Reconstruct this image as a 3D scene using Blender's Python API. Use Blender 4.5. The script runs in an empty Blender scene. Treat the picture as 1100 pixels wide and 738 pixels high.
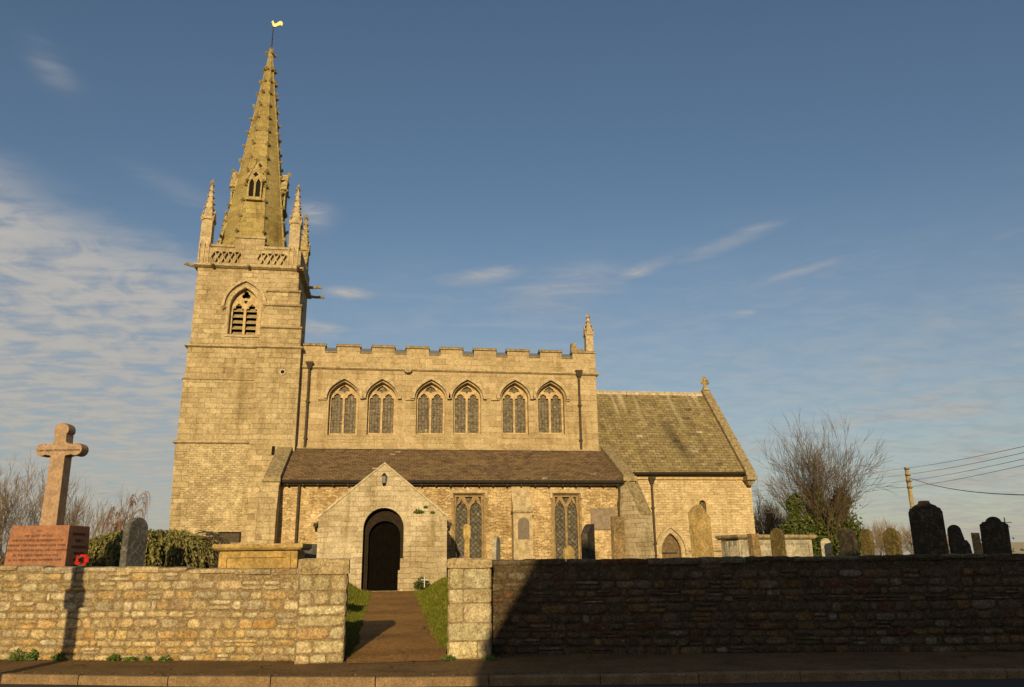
import bpy, bmesh, math, random
import numpy as np
from mathutils import Vector, Matrix
from math import sin, cos, tan, atan, radians as R, pi, sqrt, exp

S = bpy.context.scene
COL = S.collection
rnd = random.Random(7)

# ------------------------------------------------------------------ camera
F = 839.0; CX, CY = 550, 369; EYE = np.array([0, 0, 1.6])
P_ = atan((605.0 - CY) / F); YAW = R(8.8); ROLL = R(0.7)
_fw = np.array([sin(YAW) * cos(P_), cos(YAW) * cos(P_), sin(P_)])
_r0 = np.array([cos(YAW), -sin(YAW), 0]); _u0 = np.cross(_r0, _fw)
_rt = _r0 * cos(ROLL) - _u0 * sin(ROLL); _up = np.cross(_rt, _fw)
cd = bpy.data.cameras.new('camera'); cam = bpy.data.objects.new('camera', cd); COL.objects.link(cam)
cd.sensor_fit = 'HORIZONTAL'; cd.sensor_width = 36; cd.lens = F / 1100 * 36; cd.clip_end = 3000; cd.clip_start = .05
M4 = Matrix.Identity(4)
for i in range(3):
    M4[i][0] = _rt[i]; M4[i][1] = _up[i]; M4[i][2] = -_fw[i]; M4[i][3] = EYE[i]
cam.matrix_world = M4
S.camera = cam

# ------------------------------------------------------------------ sun, sky, exposure
SUN_EL = R(15.5); SUN_AZ = R(10)          # light travels towards +Y, 10 degrees to the right
SUN_STR = 5.0; SKY_STR = 0.076
w = bpy.data.worlds.new('World'); S.world = w; w.use_nodes = True
sl = bpy.data.lights.new('sun', 'SUN'); sl.energy = SUN_STR; sl.angle = R(.5); sl.color = (1, .79, .43)
so = bpy.data.objects.new('sun', sl); COL.objects.link(so)
sd = Vector((sin(SUN_AZ) * cos(SUN_EL), cos(SUN_AZ) * cos(SUN_EL), -sin(SUN_EL)))
so.rotation_euler = sd.to_track_quat('-Z', 'Y').to_euler(); so.location = (-20, -60, 40)
S.view_settings.view_transform = 'Standard'; S.view_settings.look = 'None'
S.view_settings.exposure = 0.1; S.view_settings.gamma = 1.0
S.view_settings.use_curve_mapping = False
S.render.engine = 'CYCLES'
S.cycles.max_bounces = 5; S.cycles.diffuse_bounces = 3; S.cycles.use_denoising = True


class NT:
    """tiny node builder"""
    def __init__(s, tree):
        s.t = tree; s.t.nodes.clear()
    def n(s, typ, **kw):
        nd = s.t.nodes.new(typ)
        ins = kw.pop('ins', {})
        for k, v in kw.items(): setattr(nd, k, v)
        for k, v in ins.items(): s.set(nd.inputs[k], v)
        return nd
    def set(s, sock, v):
        if isinstance(v, bpy.types.NodeSocket): s.t.links.new(v, sock)
        elif isinstance(v, bpy.types.Node): s.t.links.new(v.outputs[0], sock)
        else:
            if hasattr(sock.default_value, '__len__') and len(sock.default_value) == 4 and len(v) == 3: v = (*v, 1)
            sock.default_value = v
    def math(s, op, a, b=0.0, c=None, clamp=False):
        nd = s.n('ShaderNodeMath', operation=op, use_clamp=clamp); s.set(nd.inputs[0], a); s.set(nd.inputs[1], b)
        if c is not None: s.set(nd.inputs[2], c)
        return nd.outputs[0]
    def vmath(s, op, a, b=None):
        nd = s.n('ShaderNodeVectorMath', operation=op); s.set(nd.inputs[0], a)
        if b is not None: s.set(nd.inputs[1], b)
        return nd.outputs['Value'] if op in ('DOT_PRODUCT', 'LENGTH') else nd.outputs[0]
    def mix(s, fac, a, b, mode='MIX'):
        nd = s.n('ShaderNodeMix', data_type='RGBA', blend_type=mode)
        s.set(nd.inputs[0], fac); s.set(nd.inputs[6], a); s.set(nd.inputs[7], b); return nd.outputs[2]
    def noise(s, vec, scale, detail=3, rough=.55, dist=0.0):
        nd = s.n('ShaderNodeTexNoise'); s.set(nd.inputs['Vector'], vec)
        nd.inputs['Scale'].default_value = scale; nd.inputs['Detail'].default_value = detail
        nd.inputs['Roughness'].default_value = rough; nd.inputs['Distortion'].default_value = dist
        return nd.outputs['Fac']
    def ramp(s, fac, stops, interp='LINEAR'):
        nd = s.n('ShaderNodeValToRGB'); s.set(nd.inputs[0], fac); cr = nd.color_ramp; cr.interpolation = interp
        while len(cr.elements) < len(stops): cr.elements.new(.5)
        for e, (p, c) in zip(cr.elements, stops):
            e.position = p; e.color = (*c, 1) if len(c) == 3 else c
        return nd.outputs[0]
    def smooth(s, x, a, b, lo=0.0, hi=1.0):
        nd = s.n('ShaderNodeMapRange', interpolation_type='SMOOTHSTEP', clamp=True)
        s.set(nd.inputs[0], x)
        for i, v in enumerate((a, b, lo, hi)): nd.inputs[i + 1].default_value = v
        return nd.outputs[0]
    def sep(s, v):
        nd = s.n('ShaderNodeSeparateXYZ'); s.set(nd.inputs[0], v); return nd.outputs
    def comb(s, x, y, z=0.0):
        nd = s.n('ShaderNodeCombineXYZ'); s.set(nd.inputs[0], x); s.set(nd.inputs[1], y); s.set(nd.inputs[2], z); return nd.outputs[0]


def build_sky():
    g = NT(w.node_tree)
    sky = g.n('ShaderNodeTexSky', sky_type='NISHITA', sun_disc=False, sun_elevation=SUN_EL, sun_rotation=R(190),
              altitude=30, air_density=1.1, dust_density=.7, ozone_density=2.2)
    d = g.n('ShaderNodeTexCoord').outputs['Generated']
    x, y, z = g.sep(d)
    den = g.math('ADD', g.math('MAXIMUM', z, 0.0), .12)
    plane = g.comb(g.math('DIVIDE', x, den), g.math('DIVIDE', y, den))        # flat cloud deck seen in perspective
    az = g.math('ARCTAN2', x, y)                                             # 0 = north, + east
    el = g.math('ARCSINE', z)
    # altocumulus bank to the west
    wob = g.math('MULTIPLY', g.math('SUBTRACT', g.noise(plane, 1.1, 4), .5), .14)
    edge = g.math('ADD', g.math('ADD', g.math('MULTIPLY', az, .27), el), wob)
    bank = g.math('MULTIPLY', g.smooth(edge, BANK[0], BANK[1]), g.smooth(az, -.04, -.22))
    puff = g.noise(plane, 9.0, 5, .6, .6)
    ripple = g.noise(g.n('ShaderNodeMapping', ins={'Vector': plane, 'Rotation': (0, 0, .5), 'Scale': (5, 16, 1)}), 1.0, 3, .5, .4)
    tex = g.math('ADD', g.math('MULTIPLY', puff, .55), g.math('MULTIPLY', ripple, .45))
    cov = g.math('MULTIPLY', bank, g.smooth(tex, .32, .56, .45, 1.0), clamp=True)
    # wisps of cirrus: soft elongated patches of streaky noise
    mp = g.n('ShaderNodeMapping', ins={'Vector': d, 'Rotation': (0, .25, .3), 'Scale': (5, 5, 34)})
    streak = g.smooth(g.noise(mp, 1.3, 5, .62, .9), .42, .75)
    wis = None
    for (a0, e0, sa, se, tilt, amt) in WISPS:
        da = g.math('SUBTRACT', az, a0)
        de = g.math('SUBTRACT', g.math('SUBTRACT', el, e0), g.math('MULTIPLY', da, tilt))
        q = g.math('ADD', g.math('POWER', g.math('DIVIDE', da, sa), 2.0), g.math('POWER', g.math('DIVIDE', de, se), 2.0))
        v = g.math('MULTIPLY', g.math('EXPONENT', g.math('MULTIPLY', q, -1.0)), amt)
        wis = v if wis is None else g.math('MAXIMUM', wis, v)
    wis = g.math('MULTIPLY', wis, g.math('ADD', g.math('MULTIPLY', streak, .9), .36), clamp=True)
    lowh = g.smooth(el, .46, .0, 0.0, .90)
    cov = g.math('MAXIMUM', g.math('MULTIPLY', cov, .88), g.math('MAXIMUM', wis, g.math('MULTIPLY', lowh, g.math('ADD', .55, g.math('MULTIPLY', streak, .6)))))
    cloud = g.mix(g.smooth(el, .02, .45), (5.7, 5.25, 4.5), (6.3, 5.95, 5.5))
    cloud = g.mix(g.smooth(tex, .35, .62), g.mix(1.0, cloud, (.74, .80, .92), 'MULTIPLY'), cloud)
    tint = g.mix(1.0, sky.outputs[0], SKY_TINT, 'MULTIPLY')
    bg = g.n('ShaderNodeBackground'); bg.inputs[1].default_value = SKY_STR
    g.set(bg.inputs[0], g.mix(cov, tint, cloud))
    out = g.n('ShaderNodeOutputWorld'); g.set(out.inputs[0], bg.outputs[0])


def dir_of(px, py):
    d = _fw * F + _rt * (px - CX) + _up * (CY - py); return d / np.linalg.norm(d)
def azel(px, py):
    d = dir_of(px, py); return math.atan2(d[0], d[1]), math.asin(d[2])
SKY_TINT = (1.06, 1.06, 1.05)
BANK = (.315, .225)
WISPS = []
for (px, py, sx, sy, tilt, amt) in [(515, 298, 45, 9, .10, .95), (600, 315, 90, 30, .15, .35), (780, 262, 55, 8, .22, .62),
                                    (690, 290, 60, 9, .3, .4), (372, 315, 30, 7, -.05, .75), (338, 232, 22, 14, 0, .6), (800, 337, 18, 7, .1, .5),
                                    (955, 406, 32, 13, 0, .75), (1060, 375, 40, 7, .25, .6), (1050, 420, 90, 20, .1, .45),
                                    (55, 72, 24, 15, -.4, .16), (345, 352, 40, 12, 0, .5), (860, 292, 50, 6, .15, .35), (195, 205, 40, 10, -.2, .35)]:
    a, e = azel(px, py); WISPS.append((a, e, sx / 900, sy / 900, tilt, amt * 1.45))
build_sky()


def at(px, py, Y):
    """point where the line of sight through a pixel of the 1100x738 photograph meets the plane y = Y"""
    d = dir_of(px, py); return Vector(EYE + d * (Y - EYE[1]) / d[1])


# ------------------------------------------------------------------ materials
def new_mat(name):
    m = bpy.data.materials.new(name); m.use_nodes = True
    return m, NT(m.node_tree)
def finish(g, col, rough=.9, bump=None, bdist=.02, bstr=1.0, spec=.2, metallic=0.0):
    b = g.n('ShaderNodeBsdfPrincipled')
    g.set(b.inputs['Base Color'], col); g.set(b.inputs['Roughness'], rough)
    b.inputs['Specular IOR Level'].default_value = spec; b.inputs['Metallic'].default_value = metallic
    if bump is not None:
        bp = g.n('ShaderNodeBump'); bp.inputs['Strength'].default_value = bstr; bp.inputs['Distance'].default_value = bdist
        g.set(bp.inputs['Height'], bump); g.set(b.inputs['Normal'], bp.outputs[0])
    o = g.n('ShaderNodeOutputMaterial'); g.set(o.inputs[0], b.outputs[0])
    return b
def wallcoord(g):
    pos = g.n('ShaderNodeNewGeometry').outputs['Position']
    x, y, z = g.sep(pos)
    return pos, g.comb(g.math('ADD', x, y), z)
def weather(g, pos, col, amt=.5):
    """stains and lichen that belong to the stone"""
    a = g.noise(pos, .55, 4, .6)
    col = g.mix(g.smooth(a, .42, .68, 0, amt), col, g.mix(1.0, col, (.70, .66, .58), 'MULTIPLY'))
    x, y, z = g.sep(pos)
    st = g.noise(g.comb(g.math('MULTIPLY', g.math('ADD', x, y), 2.2), g.math('MULTIPLY', z, .28), y), 1.0, 4, .6)
    col = g.mix(g.smooth(st, .52, .68, 0, amt * 1.15), col, g.mix(1.0, col, (.66, .62, .52), 'MULTIPLY'))
    sp = g.noise(pos, 9, 4, .7)
    v1 = g.smooth(g.noise(pos, 5.0, 4, .75), .36, .64, .90, 1.08); v2 = g.smooth(g.noise(pos, 15, 3, .7), .36, .64, .84, 1.16)
    vv = g.math('MULTIPLY', v1, v2); col = g.mix(1.0, col, g.comb(vv, g.math('POWER', vv, 1.08), g.math('POWER', vv, 1.2)), 'MULTIPLY')
    col = g.mix(g.smooth(sp, .56, .70, 0, .5), col, g.mix(1.0, col, (.72, .69, .62), 'MULTIPLY'))
    col = g.mix(g.smooth(sp, .44, .30, 0, .4), col, g.mix(1.0, col, (1.22, 1.18, 1.1), 'MULTIPLY'))
    return col
def cell_noise(g, uv, bw, bh, off):
    """one random value (and colour) per block of a running bond"""
    x, y, z = g.sep(uv); row = g.math('FLOOR', g.math('DIVIDE', y, bh))
    sh = g.math('MULTIPLY', g.math('SUBTRACT', 1.0, g.math('FLOORED_MODULO', row, 2.0)), off * bw)
    colm = g.math('FLOOR', g.math('DIVIDE', g.math('ADD', x, sh), bw))
    wn = g.n('ShaderNodeTexWhiteNoise', noise_dimensions='2D'); g.set(wn.inputs['Vector'], g.comb(colm, row))
    return wn.outputs['Value'], wn.outputs['Color']
def ashlar(name, c1, c2, mortar, bw=.55, bh=.26, ms=.009, stain=.5, distort=.03, bdist=.018, dscale=2.2, fade=.6, blk=.7):
    m, g = new_mat(name); pos, uv = wallcoord(g)
    dn = g.n('ShaderNodeTexNoise'); g.set(dn.inputs['Vector'], uv); dn.inputs['Scale'].default_value = dscale
    uv2 = g.vmath('ADD', uv, g.vmath('SCALE', g.vmath('SUBTRACT', dn.outputs['Color'], (.5, .5, .5))))
    uv2.node.inputs[1].links[0].from_node.inputs['Scale'].default_value = distort
    br = g.n('ShaderNodeTexBrick', offset=.46)
    g.set(br.inputs['Vector'], uv2)
    for k, v in (('Scale', 1.0), ('Mortar Size', ms), ('Brick Width', bw), ('Row Height', bh), ('Mortar Smooth', .3), ('Bias', 0.0)):
        br.inputs[k].default_value = v
    avg = tuple((a + b) / 2 for a, b in zip(c1, c2))
    pn = g.noise(pos, 3.1, 4, .65); pn2 = g.noise(pos, .8, 3, .6)
    jf = g.smooth(g.math('ADD', g.math('MULTIPLY', pn, .6), g.math('MULTIPLY', pn2, .4)), .40, .60, 1 - fade, 1.0)
    g.set(br.inputs['Color1'], g.mix(g.smooth(pn, .4, .62, 0, .7), c1, avg)); g.set(br.inputs['Color2'], g.mix(g.smooth(pn2, .4, .6, 0, .8), avg, c2))
    g.set(br.inputs['Mortar'], g.mix(jf, avg, mortar))
    fine = g.noise(pos, 22, 4, .7)
    cv, cc = cell_noise(g, uv2, bw, bh, .46); c1_, c2_, c3_ = g.sep(cc)
    tone = g.math('ADD', g.math('MULTIPLY', g.math('POWER', cv, .8), .30 * blk), 1 - .19 * blk)
    blkcol = g.mix(1.0, br.outputs[0], g.comb(tone, g.math('POWER', tone, 1.1), g.math('POWER', tone, 1.3)), 'MULTIPLY')
    blkcol = g.mix(g.smooth(c2_, .93, .96, 0, .55 * blk), blkcol, g.mix(1.0, blkcol, (1.18, 1.2, 1.28), 'MULTIPLY'))
    blkcol = g.mix(g.smooth(c3_, .94, .97, 0, .6 * blk), blkcol, g.mix(1.0, blkcol, (.70, .64, .55), 'MULTIPLY'))
    col = weather(g, pos, blkcol, stain)
    h = g.math('ADD', g.math('MULTIPLY', g.math('MULTIPLY', br.outputs['Fac'], jf), -.8), g.math('ADD', g.math('MULTIPLY', fine, .7), g.math('MULTIPLY', pn, .8)))
    finish(g, col, .92, h, bdist)
    return m
def rubble(name, stops, mortar, sx=2.6, sz=5.2, gap=.06, stain=.4, bdist=.03):
    m, g = new_mat(name); pos, uv = wallcoord(g)
    dn = g.n('ShaderNodeTexNoise'); g.set(dn.inputs['Vector'], uv); dn.inputs['Scale'].default_value = 3.5
    off = g.vmath('SCALE', g.vmath('SUBTRACT', dn.outputs['Color'], (.5, .5, .5))); off.node.inputs['Scale'].default_value = .10
    uv2 = g.vmath('ADD', uv, off)
    mp = g.n('ShaderNodeMapping', ins={'Vector': uv2, 'Scale': (sx, sz, 1)})
    v1 = g.n('ShaderNodeTexVoronoi', voronoi_dimensions='2D'); v1.inputs['Scale'].default_value = 1; v1.inputs['Randomness'].default_value = .8
    v2 = g.n('ShaderNodeTexVoronoi', voronoi_dimensions='2D', feature='DISTANCE_TO_EDGE'); v2.inputs['Scale'].default_value = 1; v2.inputs['Randomness'].default_value = .8
    g.set(v1.inputs['Vector'], mp.outputs[0]); g.set(v2.inputs['Vector'], mp.outputs[0])
    cr = g.ramp(g.sep(v1.outputs['Color'])[0], stops)
    edge = g.smooth(v2.outputs['Distance'], gap * .35, gap * 1.7)
    fine = g.noise(pos, 20, 4, .7)
    col = weather(g, pos, g.mix(edge, mortar, cr), stain)
    h = g.math('ADD', g.math('ADD', g.math('MULTIPLY', edge, .9), g.math('MULTIPLY', g.sep(v1.outputs['Color'])[1], .5)), g.math('MULTIPLY', fine, .6))
    finish(g, col, .93, h, bdist)
    return m
def plain(name, c, rough=.8, var=.25, scale=6, bump=.4, bdist=.01, spec=.2, metallic=0.0, c2=None):
    m, g = new_mat(name); pos = g.n('ShaderNodeNewGeometry').outputs['Position']
    n1 = g.noise(pos, scale, 5, .65)
    c2 = c2 or tuple(k * (1 - var) for k in c)
    col = g.mix(g.smooth(n1, .38, .64), c, c2)
    if bump:
        vv = g.math('MULTIPLY', g.smooth(g.noise(pos, 6, 4, .75), .36, .64, .84, 1.13), g.smooth(g.noise(pos, 20, 3, .7), .36, .64, .82, 1.17)); col = g.mix(1.0, col, g.comb(vv, vv, vv), 'MULTIPLY')
    finish(g, col, rough, g.noise(pos, scale * 5, 4, .7) if bump else None, bdist, bump or 1, spec, metallic)
    return m
def headstone_mat(name, c, lichen, amt=.5):
    m, g = new_mat(name); pos = g.n('ShaderNodeNewGeometry').outputs['Position']
    n1 = g.noise(pos, 2.5, 5, .65); n2 = g.noise(pos, 9, 5, .7); n3 = g.noise(pos, 30, 3, .7)
    col = g.mix(g.smooth(n1, .4, .65), c, tuple(k * .62 for k in c))
    col = g.mix(g.smooth(n2, .50, .62, 0, amt), col, lichen)
    col = g.mix(g.smooth(n3, .60, .68, 0, .5), col, tuple(k * .5 for k in c))
    vv = g.math('MULTIPLY', g.smooth(g.noise(pos, 5, 4, .75), .36, .64, .68, 1.22), g.smooth(g.noise(pos, 18, 3, .7), .36, .64, .74, 1.22)); col = g.mix(1.0, col, g.comb(vv, vv, vv), 'MULTIPLY')
    finish(g, col, .92, g.math('ADD', n2, g.math('MULTIPLY', n3, .5)), .012)
    return m
def attr_stone(name):
    m, g = new_mat(name); pos = g.n('ShaderNodeNewGeometry').outputs['Position']
    a = g.n('ShaderNodeAttribute', attribute_name='Col').outputs['Color']
    n1 = g.noise(pos, 7, 5, .7); n2 = g.noise(pos, 26, 4, .75); n3 = g.noise(pos, 1.1, 3, .6); n4 = g.noise(pos, 70, 2, .6)
    col = g.mix(g.smooth(n1, .40, .66, 0, .75), a, g.mix(1.0, a, (.62, .58, .52), 'MULTIPLY'))
    col = g.mix(g.smooth(n2, .52, .66, 0, .8), col, g.mix(1.0, col, (.55, .52, .47), 'MULTIPLY'))
    col = g.mix(g.smooth(n2, .42, .30, 0, .7), col, g.mix(.5, col, (.60, .56, .46)))
    col = g.mix(g.smooth(n3, .5, .72, 0, .5), col, g.mix(1.0, col, (.66, .66, .6), 'MULTIPLY'))
    v1 = g.smooth(g.noise(pos, 11, 4, .75), .36, .64, .80, 1.16); v2 = g.smooth(g.noise(pos, 32, 3, .7), .36, .64, .76, 1.20)
    vv = g.math('MULTIPLY', v1, v2); col = g.mix(1.0, col, g.comb(vv, g.math('POWER', vv, 1.1), g.math('POWER', vv, 1.25)), 'MULTIPLY')
    h = g.math('ADD', g.math('ADD', g.math('MULTIPLY', n1, 1.3), n2), g.math('MULTIPLY', n4, .4))
    finish(g, col, .93, h, .035)
    return m
def leaf_mat(name, a, b, trans=.25):
    m, g = new_mat(name)
    rn = g.n('ShaderNodeNewGeometry').outputs['Random Per Island']
    col = g.mix(rn, a, b)
    bs = finish(g, col, .6, None, spec=.25)
    return m
def slates(name, c1, c2, joint, bw, bh, ridge_dir=None, green=None, streak=None):
    m, g = new_mat(name); pos = g.n('ShaderNodeNewGeometry').outputs['Position']
    x, y, z = g.sep(pos)
    uv = g.comb(x, g.math('MULTIPLY', z, 1.35))
    dn = g.n('ShaderNodeTexNoise'); g.set(dn.inputs['Vector'], uv); dn.inputs['Scale'].default_value = 3
    off = g.vmath('SCALE', g.vmath('SUBTRACT', dn.outputs['Color'], (.5, .5, .5))); off.node.inputs['Scale'].default_value = .03
    br = g.n('ShaderNodeTexBrick', offset=.5); g.set(br.inputs['Vector'], g.vmath('ADD', uv, off))
    for k, v in (('Scale', 1.0), ('Mortar Size', .012), ('Brick Width', bw), ('Row Height', bh), ('Mortar Smooth', .2), ('Bias', 0.0)):
        br.inputs[k].default_value = v
    g.set(br.inputs['Color1'], c1); g.set(br.inputs['Color2'], c2); g.set(br.inputs['Mortar'], joint)
    cv, cc = cell_noise(g, g.vmath('ADD', uv, off), bw, bh, .5); k1, k2, k3 = g.sep(cc)
    tone = g.math('ADD', g.math('MULTIPLY', cv, .30), .84)
    col = g.mix(1.0, br.outputs[0], g.comb(tone, tone, tone), 'MULTIPLY')
    col = g.mix(g.smooth(k2, .982, .99, 0, .75), col, g.mix(1.0, col, (.42, .40, .38), 'MULTIPLY'))
    col = g.mix(g.smooth(k3, .99, .995, 0, .8), col, (.40, .34, .24))
    n = g.noise(pos, 1.6, 5, .65); n2 = g.noise(pos, 10, 4, .7)
    n0 = g.math('MULTIPLY', g.smooth(g.noise(pos, 5, 4, .75), .36, .64, .74, 1.26), g.smooth(g.noise(pos, 14, 3, .7), .36, .64, .76, 1.26)); col = g.mix(1.0, col, g.comb(n0, n0, n0), 'MULTIPLY')
    if green: col = g.mix(g.smooth(n, .45, .7, 0, .75), col, green)
    col = g.mix(g.smooth(n2, .5, .7, 0, .6), col, g.mix(1.0, col, (.62, .6, .55), 'MULTIPLY'))
    if streak:
        sv = g.noise(g.comb(g.math('MULTIPLY', x, 2.3), g.math('MULTIPLY', z, .22), 0.0), 1.0, 4, .6)
        zz = g.smooth(z, 7.6, 10.6)
        col = g.mix(g.math('MULTIPLY', g.smooth(sv, .5, .68), g.math('MULTIPLY', zz, .6)), col, streak)
        dv = g.noise(g.comb(g.math('MULTIPLY', x, 1.7), g.math('MULTIPLY', z, .20), 3.0), 1.0, 4, .6)
        col = g.mix(g.smooth(dv, .50, .70, 0, .55), col, g.mix(1.0, col, (.52, .50, .46), 'MULTIPLY'))
        # the dark damp run on the middle of the roof
        dx = g.math('SUBTRACT', g.math('SUBTRACT', x, 14.35), g.math('MULTIPLY', g.math('SUBTRACT', 8.6, z), .28))
        q = g.math('ADD', g.math('POWER', g.math('DIVIDE', dx, .34), 2.0), g.math('POWER', g.math('DIVIDE', g.math('SUBTRACT', z, 7.6), 1.2), 2.0))
        q = g.math('MULTIPLY', g.math('EXPONENT', g.math('MULTIPLY', q, -1.0)), g.smooth(n2, .25, .6, .5, 1))
        col = g.mix(g.math('MULTIPLY', q, .75), col, (.035, .026, .014))
    h = g.math('ADD', g.math('MULTIPLY', br.outputs['Fac'], -1.0), g.math('MULTIPLY', n2, .6))
    finish(g, col, .85, h, .02)
    return m

MAT = {}
MAT['tower'] = ashlar('tower_stone', (0.446, 0.344, 0.198), (0.312, 0.234, 0.131), (0.259, 0.196, 0.110), .50, .235, .013, .6, .05, fade=.8)
MAT['towerrub'] = ashlar('tower_rubble', (0.520, 0.410, 0.243), (0.330, 0.240, 0.127), (0.290, 0.215, 0.121), .22, .095, .016, .45, .11, .03, 4.0, .9)
MAT['nave'] = ashlar('nave_stone', (0.430, 0.325, 0.186), (0.360, 0.265, 0.145), (0.290, 0.215, 0.121), .62, .27, .009, .55, .03, fade=1.0)
MAT['spire'] = ashlar('spire_stone', (0.334, 0.255, 0.099), (0.265, 0.198, 0.075), (0.224, 0.167, 0.065), .5, .26, .008, .75, .04, fade=1.0)
MAT['porch'] = ashlar('porch_stone', (0.500, 0.410, 0.273), (0.385, 0.305, 0.195), (0.310, 0.240, 0.151), .43, .185, .012, .8, .13, dscale=1.6, fade=.9)
MAT['aisle'] = ashlar('aisle_rubble', (0.620, 0.460, 0.258), (0.360, 0.235, 0.108), (0.300, 0.205, 0.103), .29, .125, .017, .6, .30, .05, 4.6, 1.0, .75)
MAT['chancel'] = ashlar('chancel_stone', (0.560, 0.430, 0.254), (0.430, 0.315, 0.171), (0.340, 0.250, 0.138), .34, .122, .013, .35, .07, fade=.9)
MAT['dress'] = plain('dressed_stone', (0.450, 0.342, 0.199), .9, .3, 4, .5, .012)
MAT['dresspale'] = plain('pale_dressed_stone', (0.486, 0.396, 0.269), .9, .3, 4, .5, .012)
MAT['dressgrey'] = plain('weathered_coping_stone', (.33, .25, .135), .95, .45, 7, .7, .02)
MAT['spiredress'] = plain('spire_crocket_stone', (0.407, 0.308, 0.138), .95, .45, 8, .6, .02)
MAT['tracery'] = plain('tracery_stone', (0.506, 0.359, 0.186), .9, .3, 5, .4, .01)
MAT['aisletracery'] = plain('brown_tracery_stone', (.30, .20, .095), .9, .35, 5, .4, .01)
MAT['lead'] = plain('lead_roof', (.22, .22, .21), .7, .3, 3)
MAT['iron'] = plain('cast_iron', (.03, .022, .015), .6, .3, 9, .3)
MAT['rust'] = plain('brown_pipe', (.07, .05, .03), .7, .3, 9, .3)
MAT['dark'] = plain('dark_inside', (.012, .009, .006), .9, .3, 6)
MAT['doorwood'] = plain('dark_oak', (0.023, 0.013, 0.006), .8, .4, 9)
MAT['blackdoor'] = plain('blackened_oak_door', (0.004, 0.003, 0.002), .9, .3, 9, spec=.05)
MAT['greydoor'] = plain('weathered_oak_door', (.17, .115, .055), .8, .4, 9)
MAT['louvre'] = plain('oak_louvre', (.36, .27, .14), .85, .4, 8)
MAT['aisleroof'] = slates('aisle_slates', (.19, .118, .062), (.128, .082, .045), (.085, .055, .031), .24, .11, green=(.235, .155, .072))
MAT['chancelroof'] = slates('chancel_stone_slates', (0.270, 0.205, 0.105), (0.190, 0.142, 0.068), (0.098, 0.069, 0.032), .38, .20, green=(0.247, 0.194, 0.072), streak=(0.506, 0.410, 0.260))
MAT['gold'] = plain('gilt', (.66, .60, .26), .45, .35, 9, .3, metallic=.3)
MAT['granite'] = plain('pink_granite', (.295, .125, .062), .65, .22, 40, .3, .004, spec=.3)
MAT['crossstone'] = plain('tan_granite', (.345, .22, .132), .65, .2, 40, .3, .004, spec=.3)
MAT['letter'] = plain('lead_lettering', (.07, .035, .025), .7, .2, 9, 0)
MAT['slate'] = plain('grey_slate_tablet', (.17, .13, .10), .6, .25, 6, .3)
MAT['asphalt'] = None
MAT['wallstone'] = attr_stone('wall_stones')
def mortar_mat(name, c):
    m, g = new_mat(name); pos = g.n('ShaderNodeNewGeometry').outputs['Position']
    v1 = g.smooth(g.noise(pos, 8, 5, .75), .36, .64, .55, 1.2); v2 = g.smooth(g.noise(pos, 30, 3, .7), .36, .64, .65, 1.25)
    vv = g.math('MULTIPLY', v1, v2)
    finish(g, g.mix(1.0, c, g.comb(vv, g.math('POWER', vv, 1.1), g.math('POWER', vv, 1.25)), 'MULTIPLY'), .95, vv, .03); return m
MAT['mortar'] = mortar_mat('lime_mortar', (.40, .29, .155))
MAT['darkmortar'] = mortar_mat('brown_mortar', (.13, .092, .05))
MAT['tombstone'] = headstone_mat('ochre_tomb', (.44, .285, .095), (.25, .17, .065), .8)
MAT['hs_brown'] = headstone_mat('brown_headstone', (.26, .17, .08), (.36, .28, .12))
MAT['hs_gold'] = headstone_mat('gold_headstone', (.44, .29, .11), (.33, .28, .12), .55)
MAT['hs_grey'] = headstone_mat('grey_headstone', (.11, .10, .09), (.17, .17, .15))
MAT['hs_dark'] = headstone_mat('dark_headstone', (.055, .043, .030), (.10, .085, .05), .5)
MAT['hs_pale'] = headstone_mat('pale_headstone', (.42, .36, .26), (.33, .29, .19))
MAT['hs_olive'] = headstone_mat('olive_headstone', (.12, .085, .03), (.16, .13, .045), .6)
MAT['bark'] = plain('bark', (.115, .075, .045), .9, .4, 14, .6, .02)
MAT['twig'] = plain('twigs', (.125, .09, .06), .9, .3, 5, 0)
MAT['hazetwig'] = plain('hazed_twigs', (.24, .17, .11), .9, .3, 5, 0)  # distance haze is put into this paler twig colour
MAT['birch'] = plain('birch_bark', (.42, .33, .25), .8, .4, 8, .3)
MAT['birchtwig'] = plain('birch_twigs', (.23, .13, .09), .9, .3, 5, 0)
MAT['ivy'] = leaf_mat('ivy_leaves', (.045, .060, .013), (.10, .11, .024))
MAT['yew'] = leaf_mat('weeping_leaves', (.085, .085, .020), (.225, .19, .055))
MAT['weed'] = leaf_mat('weed_leaves', (.05, .095, .015), (.12, .17, .03))
def blade_mat():
    m, g = new_mat('grass_blades'); gm = g.n('ShaderNodeNewGeometry'); pos = gm.outputs['Position']
    rn = gm.outputs['Random Per Island']
    col = g.mix(rn, (.060, .082, .0035), (.165, .160, .010))
    col = g.mix(g.smooth(g.noise(pos, 1.6, 4, .7), .54, .70, 0, .5), col, (.13, .095, .024))
    col = g.mix(g.smooth(rn, .90, .93, 0, .8), col, (.26, .20, .08))
    finish(g, col, .6, None, spec=.2); return m
MAT['blade'] = blade_mat()
MAT['red'] = leaf_mat('poppy_paper', (.16, .006, .004), (.62, .018, .010))
MAT['pole'] = plain('weathered_pole', (.34, .26, .13), .9, .3, 8)
MAT['white'] = plain('white_paint', (.48, .45, .40), .6, .1, 5, 0)

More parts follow.
